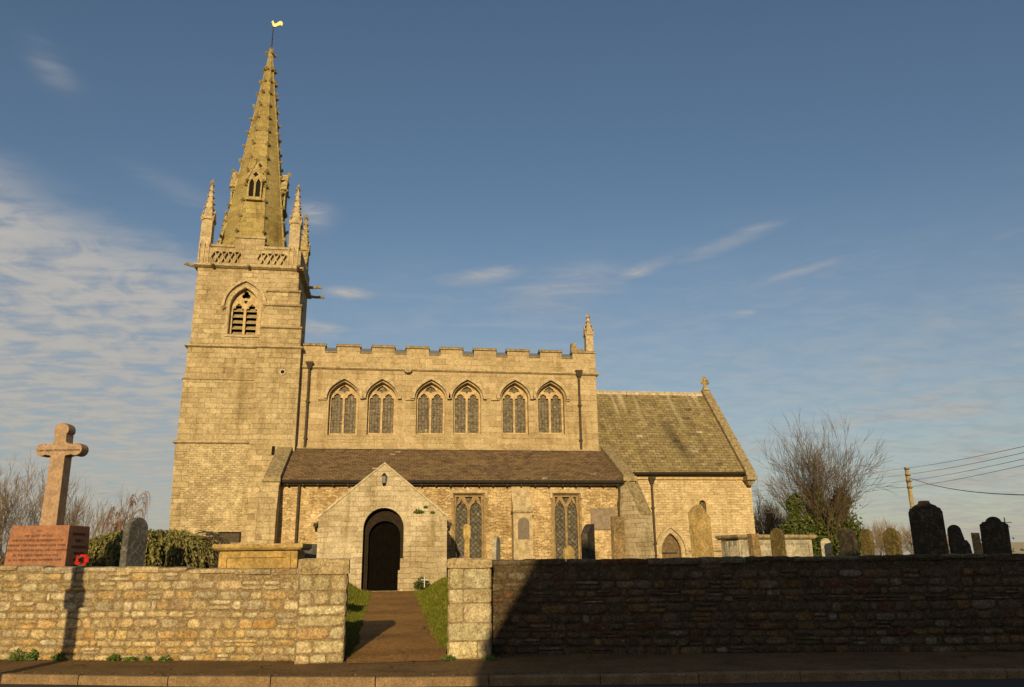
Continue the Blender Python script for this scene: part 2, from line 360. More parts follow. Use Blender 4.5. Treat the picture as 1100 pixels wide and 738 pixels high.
def ground_mats():
    m, g = new_mat('tarmac'); pos = g.n('ShaderNodeNewGeometry').outputs['Position']
    n1 = g.noise(pos, 1.3, 5, .65); n2 = g.noise(pos, 120, 2, .6); n3 = g.noise(pos, 12, 4, .65)
    col = g.mix(g.smooth(n1, .38, .66), (0.180, 0.105, 0.040), (0.117, 0.070, 0.028))
    col = g.mix(g.smooth(n3, .56, .7, 0, .6), col, (0.173, 0.110, 0.042))
    col = g.mix(g.smooth(n2, .56, .66, 0, .7), col, (0.225, 0.140, 0.056))
    dn = g.n('ShaderNodeTexNoise'); g.set(dn.inputs['Vector'], pos); dn.inputs['Scale'].default_value = 2.0; dn.inputs['Detail'].default_value = 5
    wv = g.vmath('ADD', pos, g.vmath('SCALE', g.vmath('SUBTRACT', dn.outputs['Color'], (.5, .5, .5)))); wv.node.inputs[1].links[0].from_node.inputs['Scale'].default_value = .9
    vc = g.n('ShaderNodeTexVoronoi', voronoi_dimensions='2D', feature='DISTANCE_TO_EDGE'); g.set(vc.inputs['Vector'], wv); vc.inputs['Scale'].default_value = .55
    crk = g.math('MULTIPLY', g.smooth(vc.outputs['Distance'], .016, .004), g.smooth(g.noise(pos, .7, 3, .6), .45, .55))
    gr = g.math('MULTIPLY', g.smooth(g.noise(pos, 16, 4, .75), .36, .64, .72, 1.25), g.smooth(g.noise(pos, 45, 3, .7), .36, .64, .74, 1.26))
    col = g.mix(1.0, col, g.comb(gr, gr, gr), 'MULTIPLY')
    col = g.mix(g.math('MULTIPLY', crk, .8), col, (.02, .014, .008))
    finish(g, col, .93, g.math('ADD', n2, g.math('MULTIPLY', n3, .6)), .012); MAT['tarmac'] = m
    m, g = new_mat('path_tarmac'); pos = g.n('ShaderNodeNewGeometry').outputs['Position']
    n1 = g.noise(pos, .9, 5, .65); n2 = g.noise(pos, 110, 2, .6); n3 = g.noise(pos, 7, 4, .65)
    x, y, z = g.sep(pos)
    pt = g.noise(g.comb(g.math('MULTIPLY', x, .25), g.math('MULTIPLY', y, .7)), 1.0, 3, .5)
    col = g.mix(g.smooth(n1, .38, .66), (0.333, 0.170, 0.050), (0.233, 0.120, 0.036))
    col = g.mix(g.smooth(pt, .50, .56, 0, .5), col, (0.166, 0.086, 0.026))
    col = g.mix(g.smooth(n3, .55, .7, 0, .55), col, (0.333, 0.175, 0.050))
    col = g.mix(g.smooth(n2, .56, .66, 0, .6), col, (0.386, 0.220, 0.069))
    dn = g.n('ShaderNodeTexNoise'); g.set(dn.inputs['Vector'], pos); dn.inputs['Scale'].default_value = 2.0; dn.inputs['Detail'].default_value = 5
    wv = g.vmath('ADD', pos, g.vmath('SCALE', g.vmath('SUBTRACT', dn.outputs['Color'], (.5, .5, .5)))); wv.node.inputs[1].links[0].from_node.inputs['Scale'].default_value = .9
    vc = g.n('ShaderNodeTexVoronoi', voronoi_dimensions='2D', feature='DISTANCE_TO_EDGE'); g.set(vc.inputs['Vector'], wv); vc.inputs['Scale'].default_value = .55
    crk = g.math('MULTIPLY', g.smooth(vc.outputs['Distance'], .016, .004), g.smooth(g.noise(pos, .7, 3, .6), .45, .55))
    gr = g.math('MULTIPLY', g.smooth(g.noise(pos, 16, 4, .75), .36, .64, .72, 1.25), g.smooth(g.noise(pos, 45, 3, .7), .36, .64, .74, 1.26))
    col = g.mix(1.0, col, g.comb(gr, gr, gr), 'MULTIPLY')
    col = g.mix(g.math('MULTIPLY', crk, .8), col, (.02, .014, .008))
    finish(g, col, .93, g.math('ADD', n2, g.math('MULTIPLY', n3, .6)), .014); MAT['path'] = m
    m, g = new_mat('road'); pos = g.n('ShaderNodeNewGeometry').outputs['Position']
    n2 = g.noise(pos, 120, 2, .6); n1 = g.noise(pos, 1.5, 4, .6)
    finish(g, g.mix(g.smooth(n2, .5, .66, 0, .6), g.mix(n1, (.06, .056, .05), (.042, .04, .037)), (.1, .095, .085)), .85, n2, .012); MAT['road'] = m
    m, g = new_mat('kerb_concrete'); pos = g.n('ShaderNodeNewGeometry').outputs['Position']
    n1 = g.noise(pos, 5, 5, .7); n2 = g.noise(pos, 60, 3, .6)
    gr = g.math('MULTIPLY', g.smooth(g.noise(pos, 10, 4, .75), .36, .64, .76, 1.2), g.smooth(g.noise(pos, 40, 3, .7), .36, .64, .78, 1.2))
    finish(g, g.mix(1.0, g.comb(gr, gr, gr), g.mix(g.smooth(n1, .38, .68), (0.255, 0.163, 0.083), (0.162, 0.103, 0.051)), 'MULTIPLY'), .9, n2, .008); MAT['kerb'] = m
    m, g = new_mat('turf'); pos = g.n('ShaderNodeNewGeometry').outputs['Position']
    n1 = g.noise(pos, 2.3, 5, .65); n2 = g.noise(pos, 45, 3, .7)
    col = g.mix(g.smooth(n1, .35, .65), (0.114, 0.121, 0.004), (0.175, 0.159, 0.007))
    finish(g, g.mix(g.smooth(n2, .5, .68, 0, .5), col, (0.040, 0.038, 0.002)), .95, n2, .03); MAT['turf'] = m
ground_mats()

def glass_mat(name, base, lead, bw, bh, diamond=False):
    m, g = new_mat(name); pos, uv = wallcoord(g)
    if diamond:
        uv = g.n('ShaderNodeMapping', ins={'Vector': uv, 'Rotation': (0, 0, R(45))}).outputs[0]
    br = g.n('ShaderNodeTexBrick', offset=0.0); g.set(br.inputs['Vector'], uv)
    for k, v in (('Scale', 1.0), ('Mortar Size', .010), ('Brick Width', bw), ('Row Height', bh), ('Mortar Smooth', .1), ('Bias', 0.0)):
        br.inputs[k].default_value = v
    vo = g.n('ShaderNodeTexVoronoi', voronoi_dimensions='2D'); g.set(vo.inputs['Vector'], uv); vo.inputs['Scale'].default_value = 13
    r = g.sep(vo.outputs['Color'])[0]
    gl = g.mix(g.smooth(r, .2, 1.0), base, tuple(k * .45 for k in base))
    gl = g.mix(g.smooth(r, .95, .99, 0, .7), gl, (.42, .34, .21))
    g.set(br.inputs['Color1'], gl); g.set(br.inputs['Color2'], g.mix(1.0, gl, (.8, .8, .8), 'MULTIPLY')); g.set(br.inputs['Mortar'], lead)
    finish(g, br.outputs[0], .55, g.math('ADD', r, br.outputs['Fac']), .003, spec=.10)
    return m
MAT['naveglass'] = glass_mat('leaded_glass', (.185, .148, .10), (.06, .042, .025), .145, .30)
MAT['aisleglass'] = glass_mat('diamond_leaded_glass', (.135, .115, .085), (.028, .021, .014), .15, .15, True)


# ------------------------------------------------------------------ mesh building
class MB:
    def __init__(s): s.v = []; s.f = []; s.c = []; s.usec = False; s.cur = (1, 1, 1)
    def add(s, vs, fs):
        b = len(s.v); s.v += [tuple(v) for v in vs]; s.f += [tuple(i + b for i in f) for f in fs]
        s.c += [s.cur] * len(vs)
        return s
    def box(s, x0, x1, y0, y1, z0, z1):
        return s.add([(x0, y0, z0), (x1, y0, z0), (x1, y1, z0), (x0, y1, z0), (x0, y0, z1), (x1, y0, z1), (x1, y1, z1), (x0, y1, z1)],
                     [(0, 3, 2, 1), (4, 5, 6, 7), (0, 1, 5, 4), (1, 2, 6, 5), (2, 3, 7, 6), (3, 0, 4, 7)])
    def prism_xz(s, pts, y0, y1):
        n = len(pts)
        return s.add([(x, y0, z) for x, z in pts] + [(x, y1, z) for x, z in pts],
                     [tuple(range(n)), tuple(range(2 * n - 1, n - 1, -1))] + [(i, i + n, (i + 1) % n + n, (i + 1) % n) for i in range(n)])
    def prism_yz(s, pts, x0, x1):
        n = len(pts)
        return s.add([(x0, y, z) for y, z in pts] + [(x1, y, z) for y, z in pts],
                     [tuple(range(n)), tuple(range(2 * n - 1, n - 1, -1))] + [(i, i + n, (i + 1) % n + n, (i + 1) % n) for i in range(n)])
    def loft(s, rings, cap=True):
        n = len(rings[0]); vs = [p for r in rings for p in r]; fs = []
        for k in range(len(rings) - 1):
            for i in range(n):
                fs.append((k * n + i, k * n + (i + 1) % n, (k + 1) * n + (i + 1) % n, (k + 1) * n + i))
        if cap: fs += [tuple(range(n - 1, -1, -1)), tuple(range((len(rings) - 1) * n, len(rings) * n))]
        return s.add(vs, fs)
    def frustum(s, cx, cy, z0, z1, r0, r1, n=4, a0=None):
        """n-gon frustum; r is flat-to-centre distance"""
        a0 = pi / n if a0 is None else a0; k = 1 / cos(pi / n)
        ring = lambda r, z: [(cx + r * k * cos(a0 + 2 * pi * i / n), cy + r * k * sin(a0 + 2 * pi * i / n), z) for i in range(n)]
        return s.loft([ring(r0, z0), ring(max(r1, 1e-3), z1)])
    def tube(s, pts, rad, n=6):
        rings = []
        for i, p in enumerate(pts):
            p = Vector(p); a = Vector(pts[max(i - 1, 0)]); b = Vector(pts[min(i + 1, len(pts) - 1)])
            t = (b - a); t = t.normalized() if t.length > 1e-9 else Vector((0, 0, 1))
            u = t.cross(Vector((0, 0, 1))); u = u.normalized() if u.length > 1e-3 else Vector((1, 0, 0))
            v = t.cross(u); r = rad[i] if hasattr(rad, '__len__') else rad
            rings.append([tuple(p + (u * cos(2 * pi * k / n) + v * sin(2 * pi * k / n)) * r) for k in range(n)])
        return s.loft(rings)
    def blob(s, x, y, z, r, sz=1.0):
        vs = [(x - r, y, z), (x + r, y, z), (x, y - r, z), (x, y + r, z), (x, y, z - r * sz), (x, y, z + r * sz)]
        j = lambda: 1 + rnd.uniform(-.25, .25)
        vs = [((a - x) * j() + x, (b - y) * j() + y, (c - z) * j() + z) for a, b, c in vs]
        return s.add(vs, [(0, 2, 5), (2, 1, 5), (1, 3, 5), (3, 0, 5), (2, 0, 4), (1, 2, 4), (3, 1, 4), (0, 3, 4)])
    def xform(s, mat, start=0):
        for i in range(start, len(s.v)): s.v[i] = tuple(mat @ Vector(s.v[i]))
        return s
    def build(s, name, mat, parent=None, smooth=False, bevel=0, recalc=True):
        me = bpy.data.meshes.new(name); me.from_pydata(s.v, [], s.f)
        if s.usec:
            ca = me.color_attributes.new('Col', 'FLOAT_COLOR', 'POINT')
            ca.data.foreach_set('color', np.array([(*c, 1.0) for c in s.c], dtype=np.float32).ravel())
        if recalc or bevel:
            bm = bmesh.new(); bm.from_mesh(me)
            bmesh.ops.recalc_face_normals(bm, faces=bm.faces)
            if bevel:
                es = [e for e in bm.edges if len(e.link_faces) == 2 and e.calc_face_angle(0) > .5]
                bmesh.ops.bevel(bm, geom=es, offset=bevel, segments=2, affect='EDGES', profile=.6)
            bm.to_mesh(me); bm.free()
        if smooth: me.polygons.foreach_set('use_smooth', [True] * len(me.polygons))
        if mat is not None:
            for m_ in (mat if isinstance(mat, list) else [mat]): me.materials.append(m_)
        o = bpy.data.objects.new(name, me); COL.objects.link(o)
        if parent is not None: o.parent = parent
        return o

def tag(o, label=None, cat=None, group=None, kind=None):
    for k, v in (('label', label), ('category', cat), ('group', group), ('kind', kind)):
        if v: o[k] = v
    return o
def empty(name, loc=(0, 0, 0), rz=0.0):
    o = bpy.data.objects.new(name, None); COL.objects.link(o); o.location = loc; o.rotation_euler = (0, 0, rz)
    o.empty_display_size = .2
    return o

def plate(mb, outer, holes, y0, y1):
    """flat slab in the XZ plane with holes, from y0 to y1"""
    cu = bpy.data.curves.new('c', 'CURVE'); cu.dimensions = '2D'; cu.fill_mode = 'BOTH'; cu.extrude = abs(y1 - y0) / 2
    for pts in [outer] + list(holes):
        sp = cu.splines.new('POLY'); sp.points.add(len(pts) - 1); sp.use_cyclic_u = True
        for p, (x, z) in zip(sp.points, pts): p.co = (x, z, 0, 1)
    ob = bpy.data.objects.new('c', cu); COL.objects.link(ob)
    dg = bpy.context.evaluated_depsgraph_get()
    me = bpy.data.meshes.new_from_object(ob.evaluated_get(dg)); ym = (y0 + y1) / 2
    mb.add([(v.co.x, ym + v.co.z, v.co.y) for v in me.vertices], [tuple(p.vertices) for p in me.polygons])
    bpy.data.objects.remove(ob); bpy.data.curves.remove(cu); bpy.data.meshes.remove(me)
    return mb

def bez(a, c, b, n=9):
    return [((1 - t) ** 2 * a[0] + 2 * t * (1 - t) * c[0] + t * t * b[0], (1 - t) ** 2 * a[1] + 2 * t * (1 - t) * c[1] + t * t * b[1]) for t in [i / n for i in range(n + 1)]]
def arch(x0, x1, z0, zs, zt, full=.62, n=9):
    """pointed arch outline, counter-clockwise from the lower left"""
    xm = (x0 + x1) / 2; hw = (x1 - x0) / 2; h = zt - zs
    right = bez((x1, zs), (x1 - .06 * hw, zs + full * h), (xm, zt), n)
    left = bez((xm, zt), (x0 + .06 * hw, zs + full * h), (x0, zs), n)
    return [(x0, z0), (x1, z0)] + right + left[1:]
def round_arch(x0, x1, z0, zs, zt, n=16):
    xm = (x0 + x1) / 2; hw = (x1 - x0) / 2
    return [(x0, z0), (x1, z0)] + [(xm + hw * cos(pi * i / n), zs + (zt - zs) * sin(pi * i / n)) for i in range(n + 1)]
def cusped(x0, x1, z0, zs, point=.25):
    """a light with a cusped, slightly pointed head"""
    xm = (x0 + x1) / 2; hw = (x1 - x0) / 2; pts = [(x0, z0), (x1, z0)]
    for i in range(33):
        t = pi * i / 32
        r = 1 - .34 * (exp(-((t - R(38)) / .16) ** 2) + exp(-((t - R(142)) / .16) ** 2))
        pz = 1 + point * exp(-((t - pi / 2) / .3) ** 2)
        pts.append((xm + hw * r * cos(t), zs + hw * r * sin(t) * pz))
    return pts
def foil(cx, cz, r, k=4, rot=0.0, n=40):
    return [(cx + r * (1 - .38 * (.5 + .5 * cos(k * (2 * pi * i / n - rot) + pi)) ** 2.2) * cos(2 * pi * i / n),
             cz + r * (1 - .38 * (.5 + .5 * cos(k * (2 * pi * i / n - rot) + pi)) ** 2.2) * sin(2 * pi * i / n)) for i in range(n)]
def strip(mb, path, wdt, y0, y1):
    """moulding of width wdt following an XZ polyline (offset outward), y0..y1"""
    n = len(path); out = []
    for i, (x, z) in enumerate(path):
        a = path[max(i - 1, 0)]; b = path[min(i + 1, n - 1)]
        dx, dz = b[0] - a[0], b[1] - a[1]; L = sqrt(dx * dx + dz * dz) or 1
        out.append((x - dz / L * wdt, z + dx / L * wdt))
    rings = [[(p[0], y1, p[1]), (p[0], y0, p[1]), (q[0], y0, q[1]), (q[0], y1, q[1])] for p, q in zip(path, out)]
    return mb.loft(rings)
# ------------------------------------------------------------------ ground
def sstep(a, b, x):
    t = min(1, max(0, (x - a) / (b - a))); return t * t * (3 - 2 * t)
def path_z(y):
    if y < 14.6: return 0.0
    if y < 30: return .66 * ((y - 14.6) / 15.4) ** .92
    return .66
PXL = lambda y: -.64 + (-.70 + .64) * (y - 14.6) / 15.4 + .025 * sin(2.3 * y) + .018 * sin(6.1 * y + 1)
PXR = lambda y: 1.04 + (.97 - 1.04) * (y - 14.6) / 15.4 + .025 * sin(1.9 * y + 2) + .02 * sin(5.3 * y)
def yard_z(x, y):
    d = max(PXL(y) - x, x - PXR(y), 0)
    k = .46 * sstep(14.7, 16.0, y) if y < 16 else .46
    rough = .03 * sin(x * 2.1 + y * .7) * cos(y * 1.3 - x * .4) * min(1, d)
    return path_z(y) + k * sstep(0.02, 1.1, d) + rough
def wall_y(x):
    """line of the boundary wall foot"""
    return 15.0 - .2925 * (x + 1.5) if x < 0 else 15.15 - .2125 * (x - 1.9)

KERB = [(-40, 28.0), (-14, 17.2), (-6, 14.27), (-3, 13.28), (0, 12.5), (1.2, 12.28), (5, 11.75), (10, 11.0), (20, 9.0), (60, .5)]
def kerb_y(x):
    for (a, b), (c, d) in zip(KERB, KERB[1:]):
        if x <= c: return b + (d - b) * (x - a) / (c - a)
    return KERB[-1][1]
def sheet(name, mat, xs, fy0, fy1, ny, fz):
    mb = MB(); nx = len(xs); vs = []
    for j in range(ny + 1):
        for x in xs:
            y = fy0(x) + (fy1(x) - fy0(x)) * j / ny; vs.append((x, y, fz(x, y)))
    mb.add(vs, [(j * nx + i, j * nx + i + 1, (j + 1) * nx + i + 1, (j + 1) * nx + i) for j in range(ny) for i in range(nx - 1)])
    o = mb.build(name, mat, smooth=True); o['kind'] = 'structure'; return o
def frange(a, b, n): return [a + (b - a) * i / n for i in range(n + 1)]

g0 = MB(); g0.add([(-1500, -1500, -.3), (1500, -1500, -.3), (1500, 1500, -.3), (-1500, 1500, -.3)], [(0, 1, 2, 3)])
tag(g0.build('ground', MAT['turf']), kind='structure')
xs_far = [-60, -40, -30, -22, -16, -12, -9, -7, -5] + frange(-4, 5, 45) + [6, 8, 11, 15, 20, 28, 40, 60, 90]
def hw_(x): return max(wall_y(max(min(x, 22), -16)) + .15, 0)
sheet('churchyard_ground', MAT['turf'], xs_far, hw_, lambda x: 31, 60, lambda x, y: yard_z(x, y))
sheet('field', MAT['turf'], xs_far, lambda x: 31, lambda x: 140, 12, lambda x, y: yard_z(x, 31) * max(0, 1 - (y - 31) / 160) - .004)
mb = MB(); ys = frange(14.35, 30.4, 110); pv = []
for y in ys:
    for i in range(5):
        x = PXL(y) - .06 + (PXR(y) - PXL(y) + .12) * i / 4; pv.append((x, y, path_z(y) + .011 + .010 * sstep(14.3, 15.5, y) * (1 - (i - 2) ** 2 / 4)))
mb.add(pv, [(j * 5 + i, j * 5 + i + 1, (j + 1) * 5 + i + 1, (j + 1) * 5 + i) for j in range(len(ys) - 1) for i in range(4)])
tag(mb.build('path', MAT['path'], smooth=True), kind='structure')
xk = [-40, -30, -20, -14] + frange(-12, 16, 56) + [20, 30, 60]
sheet('pavement', MAT['tarmac'], xk, lambda x: kerb_y(x) + .14, lambda x: wall_y(max(min(x, 22), -16)) + .45, 8,
      lambda x, y: .004 * sin(x * 1.7 + y * 2.3) + .002)
sheet('road', MAT['road'], xk, lambda x: kerb_y(x) - 8.0, lambda x: kerb_y(x) + .05, 4, lambda x, y: -.125 + .004 * sin(x))
sheet('verge', MAT['tarmac'], xk, lambda x: kerb_y(x) - 40.0, lambda x: kerb_y(x) - 8.0, 4, lambda x, y: -.03)
kb = MB(); xa = -15.0
while xa < 20:
    L = 1.45 + rnd.uniform(-.05, .2); xb = xa + L - .015
    ya, yb = kerb_y(xa), kerb_y(xb); dz = rnd.uniform(-.006, .006); top = .012 + dz
    if 0.8 < xa < 5: top -= .0
    rings = []
    for x, y in ((xa, ya), (xb, yb)):
        rings.append([(x, y + .14, -.2), (x, y, -.2), (x, y, top - .025), (x, y + .012, top - .007), (x, y + .03, top), (x, y + .14, top)])
    kb.loft(rings); xa += L
tag(kb.build('kerb', MAT['kerb']), kind='structure')

# ------------------------------------------------------------------ the church
church = tag(empty('church', (0, 0, 0)), 'honey coloured stone parish church with crocketed spire, battlemented nave and gabled porch', 'church')

# --- tower
TX0, TX1 = -9.45, -4.55; TY0, TY1 = 36.3, 40.35
t = MB()
t.box(TX0 + .02, TX1, TY0 - .14, TY1 + .1, 6.93, 9.80)
t.box(TX0 + .06, TX1, TY0 - .08, TY1 + .06, 9.80, 11.36)
# clasping stair turret at the near east corner
t.box(-6.30, -4.33, TY0 - .34, TY0 + 1.2, .2, 11.30)
# belfry stage round the window
bx0, bx1, bz0, bzs, bzt = -7.72, -6.42, 11.98, 13.35, 14.28
plate(t, [(TX0 + .12, 11.36), (TX1 - .15, 11.36), (TX1 - .15, 15.25), (TX0 + .12, 15.25)], [arch(bx0, bx1, bz0, bzs, bzt, .66)], TY0, TY0 + .55)
t.box(TX0 + .12, TX0 + .6, TY0 + .55, TY1, 11.36, 15.25); t.box(TX1 - .65, TX1 - .15, TY0 + .55, TY1, 11.36, 15.25)
t.box(TX0 + .6, TX1 - .65, TY1 - .5, TY1, 11.36, 15.25)
# stepped buttress beside the belfry window
for (xa, xb, ya, za, zb) in ((-6.15, -4.36, .40, 11.36, 12.30), (-6.12, -4.44, .30, 12.30, 13.42), (-6.05, -4.54, .20, 13.42, 14.15), (-5.90, -4.66, .11, 14.15, 14.9)):
    t.add([(xa, TY0 - ya, za), (xb, TY0 - ya, za), (xb, TY0 + .9, za), (xa, TY0 + .02, za),
           (xa, TY0 - ya, zb - .12), (xb, TY0 - ya, zb - .12), (xb, TY0 + .9, zb - .12), (xa, TY0 + .02, zb - .12),
           (xa + .04, TY0 - ya + .07, zb), (xb - .06, TY0 - ya + .07, zb), (xb - .06, TY0 + .9, zb), (xa + .04, TY0 + .02, zb)],
          [(0, 1, 5, 4), (1, 2, 6, 5), (3, 0, 4, 7), (4, 5, 9, 8), (5, 6, 10, 9), (7, 4, 8, 11), (8, 9, 10, 11), (0, 3, 2, 1)])
for xa, xb, ya, z in ((-6.2, -4.32, .44, 12.20), (-6.17, -4.40, .34, 13.32), (-6.1, -4.5, .24, 14.05)): t.prism_yz([(TY0 - ya, z), (TY0 - ya - .05, z + .03), (TY0 - ya - .05, z + .07), (TY0 - ya + .12, z + .16), (TY0 + .3, z + .16), (TY0 + .3, z)], xa, xb)
# low buttress of the turret with sloped head
t.prism_yz([(35.98, .2), (34.9, .2), (34.9, 2.9), (35.98, 5.4)], -6.02, -5.42)
tower = t.build('tower', MAT['tower'], church)
tr = MB(); tr.loft([[(TX0 + .20, TY0 - .20, .2), (TX1 - .02, TY0 - .20, .2), (TX1 - .02, TY1 + .14, .2), (TX0 + .20, TY1 + .14, .2)], [(TX0, TY0 - .18, 6.93), (TX1 - .02, TY0 - .18, 6.93), (TX1 - .02, TY1 + .14, 6.93), (TX0, TY1 + .14, 6.93)]])
lower = tr.build('tower_base', MAT['towerrub'], church)
q = MB(); k = 0; z = .6
while z < 6.6:
    h = rnd.uniform(.24, .36); L = (.62, .34)[k % 2] + rnd.uniform(-.06, .08)
    bx_ = .20 * (1 - (z - .2) / 6.73); q.box(TX0 - .012 + bx_, TX0 + L + bx_, TY0 - .212, TY0 + .5, z, z + h - .012); z += h; k += 1
q.build('quoin', MAT['tower'], lower)
# string courses
def string(mb, x0, x1, y, z, d=.10, h=.13, ret0=None, ret1=None):
    mb.prism_yz([(y + .05, z), (y - d * .35, z), (y - d, z + h * .35), (y - d, z + h * .65), (y + .0, z + h), (y + .05, z + h)], x0, x1)
s = MB(); string(s, TX0 - .1, -6.31, TY0 - .18, 6.86, .12); s.box(TX0 - .1, TX0 + .1, TY0 - .17, TY1 + .2, 6.87, 6.98); s.build('string_course', MAT['dress'], tower)
s = MB(); string(s, TX0 - .03, -6.31, TY0 - .14, 9.76, .07, .10); s.box(TX0 - .04, TX0 + .1, TY0 - .13, TY1 + .2, 9.77, 9.85); s.build('string_course', MAT['dress'], tower)
s = MB(); string(s, TX0 - .06, -6.31, TY0 - .08, 11.30, .13); s.box(TX0 - .06, TX0 + .1, TY0 - .07, TY1 + .2, 11.31, 11.42); s.build('string_course', MAT['dress'], tower)
s = MB(); string(s, -6.37, -4.25, TY0 - .34, 11.27, .12); s.box(-4.5, -4.23, TY0 - .33, TY0 + 1.25, 11.28, 11.39); s.build('string_course', MAT['dress'], tower)
s = MB(); string(s, TX0 - .02, TX1 + .02, TY0, 15.22, .20, .20)
s.box(TX1 - .2, TX1 + .06, TY0 - .1, TY1 + .1, 15.24, 15.40); s.box(TX0 - .06, TX0 + .2, TY0 - .1, TY1 + .1, 15.24, 15.40); s.build('string_course', MAT['dress'], tower)
sm = MB(); sm.box(-7.32, -6.36, TY0 - .21, TY0 - .14, 2.6, 3.05)
lw = sm.build('tower_window', MAT['doorwood'], church)
sm = MB(); sm.box(-7.25, -6.43, TY0 - .216, TY0 - .19, 2.6, 2.98); sm.build('pane', MAT['rust'], lw)
sm = MB(); sm.frustum(0, 0, -.03, .05, .17, .13, 12)
sm.xform(Matrix.Translation((-5.08, TY0 - .34, 10.15)) @ Matrix.Rotation(R(90), 4, 'X')); sm.build('round_opening', MAT['dresspale'], tower)
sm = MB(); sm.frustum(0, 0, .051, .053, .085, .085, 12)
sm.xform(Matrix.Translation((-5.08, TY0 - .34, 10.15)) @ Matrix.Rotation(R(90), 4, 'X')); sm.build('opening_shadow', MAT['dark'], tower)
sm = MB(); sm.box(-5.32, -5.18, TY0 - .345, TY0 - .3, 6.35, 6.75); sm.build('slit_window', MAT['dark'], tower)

# belfry window
bw = MB(); bm_ = (bx0 + bx1) / 2; m_ = .055
plate(bw, arch(bx0 - .02, bx1 + .02, bz0 - .02, bzs, bzt + .03, .66),
      [cusped(bx0 + .10, bm_ - m_, bz0 + .06, 13.22, .35), cusped(bm_ + m_, bx1 - .10, bz0 + .06, 13.22, .35), foil(bm_, 13.98, .20, 3, R(90)), foil(bm_, 13.66, .085, 3, R(-90)),
       ], TY0 + .24, TY0 + .36)
belf = bw.build('belfry_window', MAT['tracery'], church)
lv = MB()
for i in range(6):
    z = bz0 + .05 + i * .29
    for xa, xb in ((bx0 + .02, bm_), (bm_, bx1 - .02)):
        lv.add([(xa, TY0 + .33, z), (xb, TY0 + .33, z), (xb, TY0 + .50, z + .17), (xa, TY0 + .50, z + .17), (xa, TY0 + .33, z + .035), (xb, TY0 + .33, z + .035), (xb, TY0 + .50, z + .205), (xa, TY0 + .50, z + .205)],
               [(0, 1, 2, 3), (7, 6, 5, 4), (0, 4, 5, 1), (1, 5, 6, 2), (2, 6, 7, 3), (3, 7, 4, 0)])
lv.build('louvre', MAT['louvre'], belf)
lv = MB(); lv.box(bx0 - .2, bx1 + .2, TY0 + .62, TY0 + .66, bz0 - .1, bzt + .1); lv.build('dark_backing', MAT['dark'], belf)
def hood(mb, x0, x1, z0, zs, zt, full, wdt, y0, y1, stops=.0):
    a = bez((x0, zs), (x0 + .06 * (x1 - x0) / 2, zs + full * (zt - zs)), ((x0 + x1) / 2, zt), 9)
    b = [(x0 + x1 - x, z) for x, z in a[::-1]]
    pth = ([(x0, z0)] if z0 < zs else []) + a + b[1:] + ([(x1, z0)] if z0 < zs else [])
    strip(mb, pth, wdt, y0, y1)
hd = MB(); hood(hd, bx0 - .24, bx1 + .24, 13.3, 13.42, 14.58, .68, .12, TY0 - .13, TY0 + .05)
hd.blob(bx0 - .3, TY0 - .08, 13.27, .13); hd.blob(bx1 + .3, TY0 - .28, 13.27, .13)
hd.build('hood_mould', MAT['dress'], belf)
hd = MB(); hood(hd, bx0 - .02, bx1 + .02, bz0, bzs, bzt + .02, .66, .13, TY0 - .03, TY0 + .05); hd.build('arch_moulding', MAT['dress'], belf)
hd = MB(); hd.prism_yz([(TY0 + .2, bz0 + .03), (TY0 - .06, bz0 - .06), (TY0 - .06, bz0 - .13), (TY0 + .2, bz0 - .13)], bx0 - .12, bx1 + .12); hd.build('sill', MAT['dress'], belf)

# parapet with lattice panels
pp = MB(); PZ0, PZ1 = 15.42, 16.28
def lattice(x0, x1, z0, z1, n):
    out = []; dx = (x1 - x0) / n; dz = (z1 - z0) / 2; e = .026
    for i in range(n):
        cxm = x0 + dx * (i + .5); out.append([(cxm, z0 + .5 * dz + dz * .5 - dz + e), (cxm + dx / 2 - e, z0 + dz), (cxm, z1 - e), (cxm - dx / 2 + e, z0 + dz)])
        if i < n - 1:
            xe = x0 + dx * (i + 1); out += [[(xe - dx / 2 + 2.2 * e, z0), (xe + dx / 2 - 2.2 * e, z0), (xe, z0 + dz - 1.6 * e)], [(xe - dx / 2 + 2.2 * e, z1), (xe, z1 - dz + 1.6 * e), (xe + dx / 2 - 2.2 * e, z1)]]
    return out
xi0, xi1 = TX0 + .62, TX1 - .62; xm = (xi0 + xi1) / 2
plate(pp, [(TX0 + .08, PZ0), (TX1 - .1, PZ0), (TX1 - .1, PZ1), (xm + .62, PZ1), (xm + .62, PZ1 + .5), (xm - .72, PZ1 + .5), (xm - .72, PZ1), (TX0 + .08, PZ1)],
      lattice(xi0 + .03, xm - .32, 15.50, 16.06, 5) + lattice(xm + .30, xi1 - .03, 15.50, 16.06, 5), TY0 - .02, TY0 + .14)
pp.box(TX0 + .1, TX1 - .1, TY0 + .145, TY0 + .30, PZ0, PZ1 - .02)
for xa in (TX0 + .06, TX1 - .35): pp.box(xa, xa + .28, TY0 + .2, TY1 - .2, PZ0, PZ1)
pp.box(TX0 + .1, TX1 - .1, TY1 - .3, TY1, PZ0, PZ1)
for xa, xb, za in ((TX0 + .62, xm - .74, PZ1), (xm + .64, TX1 - .6, PZ1), (xm - .76, xm + .66, PZ1 + .5)):
    pp.box(xa, xb, TY0 - .08, TY0 + .36, za + .004, za + .12)
par = pp.build('parapet', MAT['tower'], tower)
gg = MB()
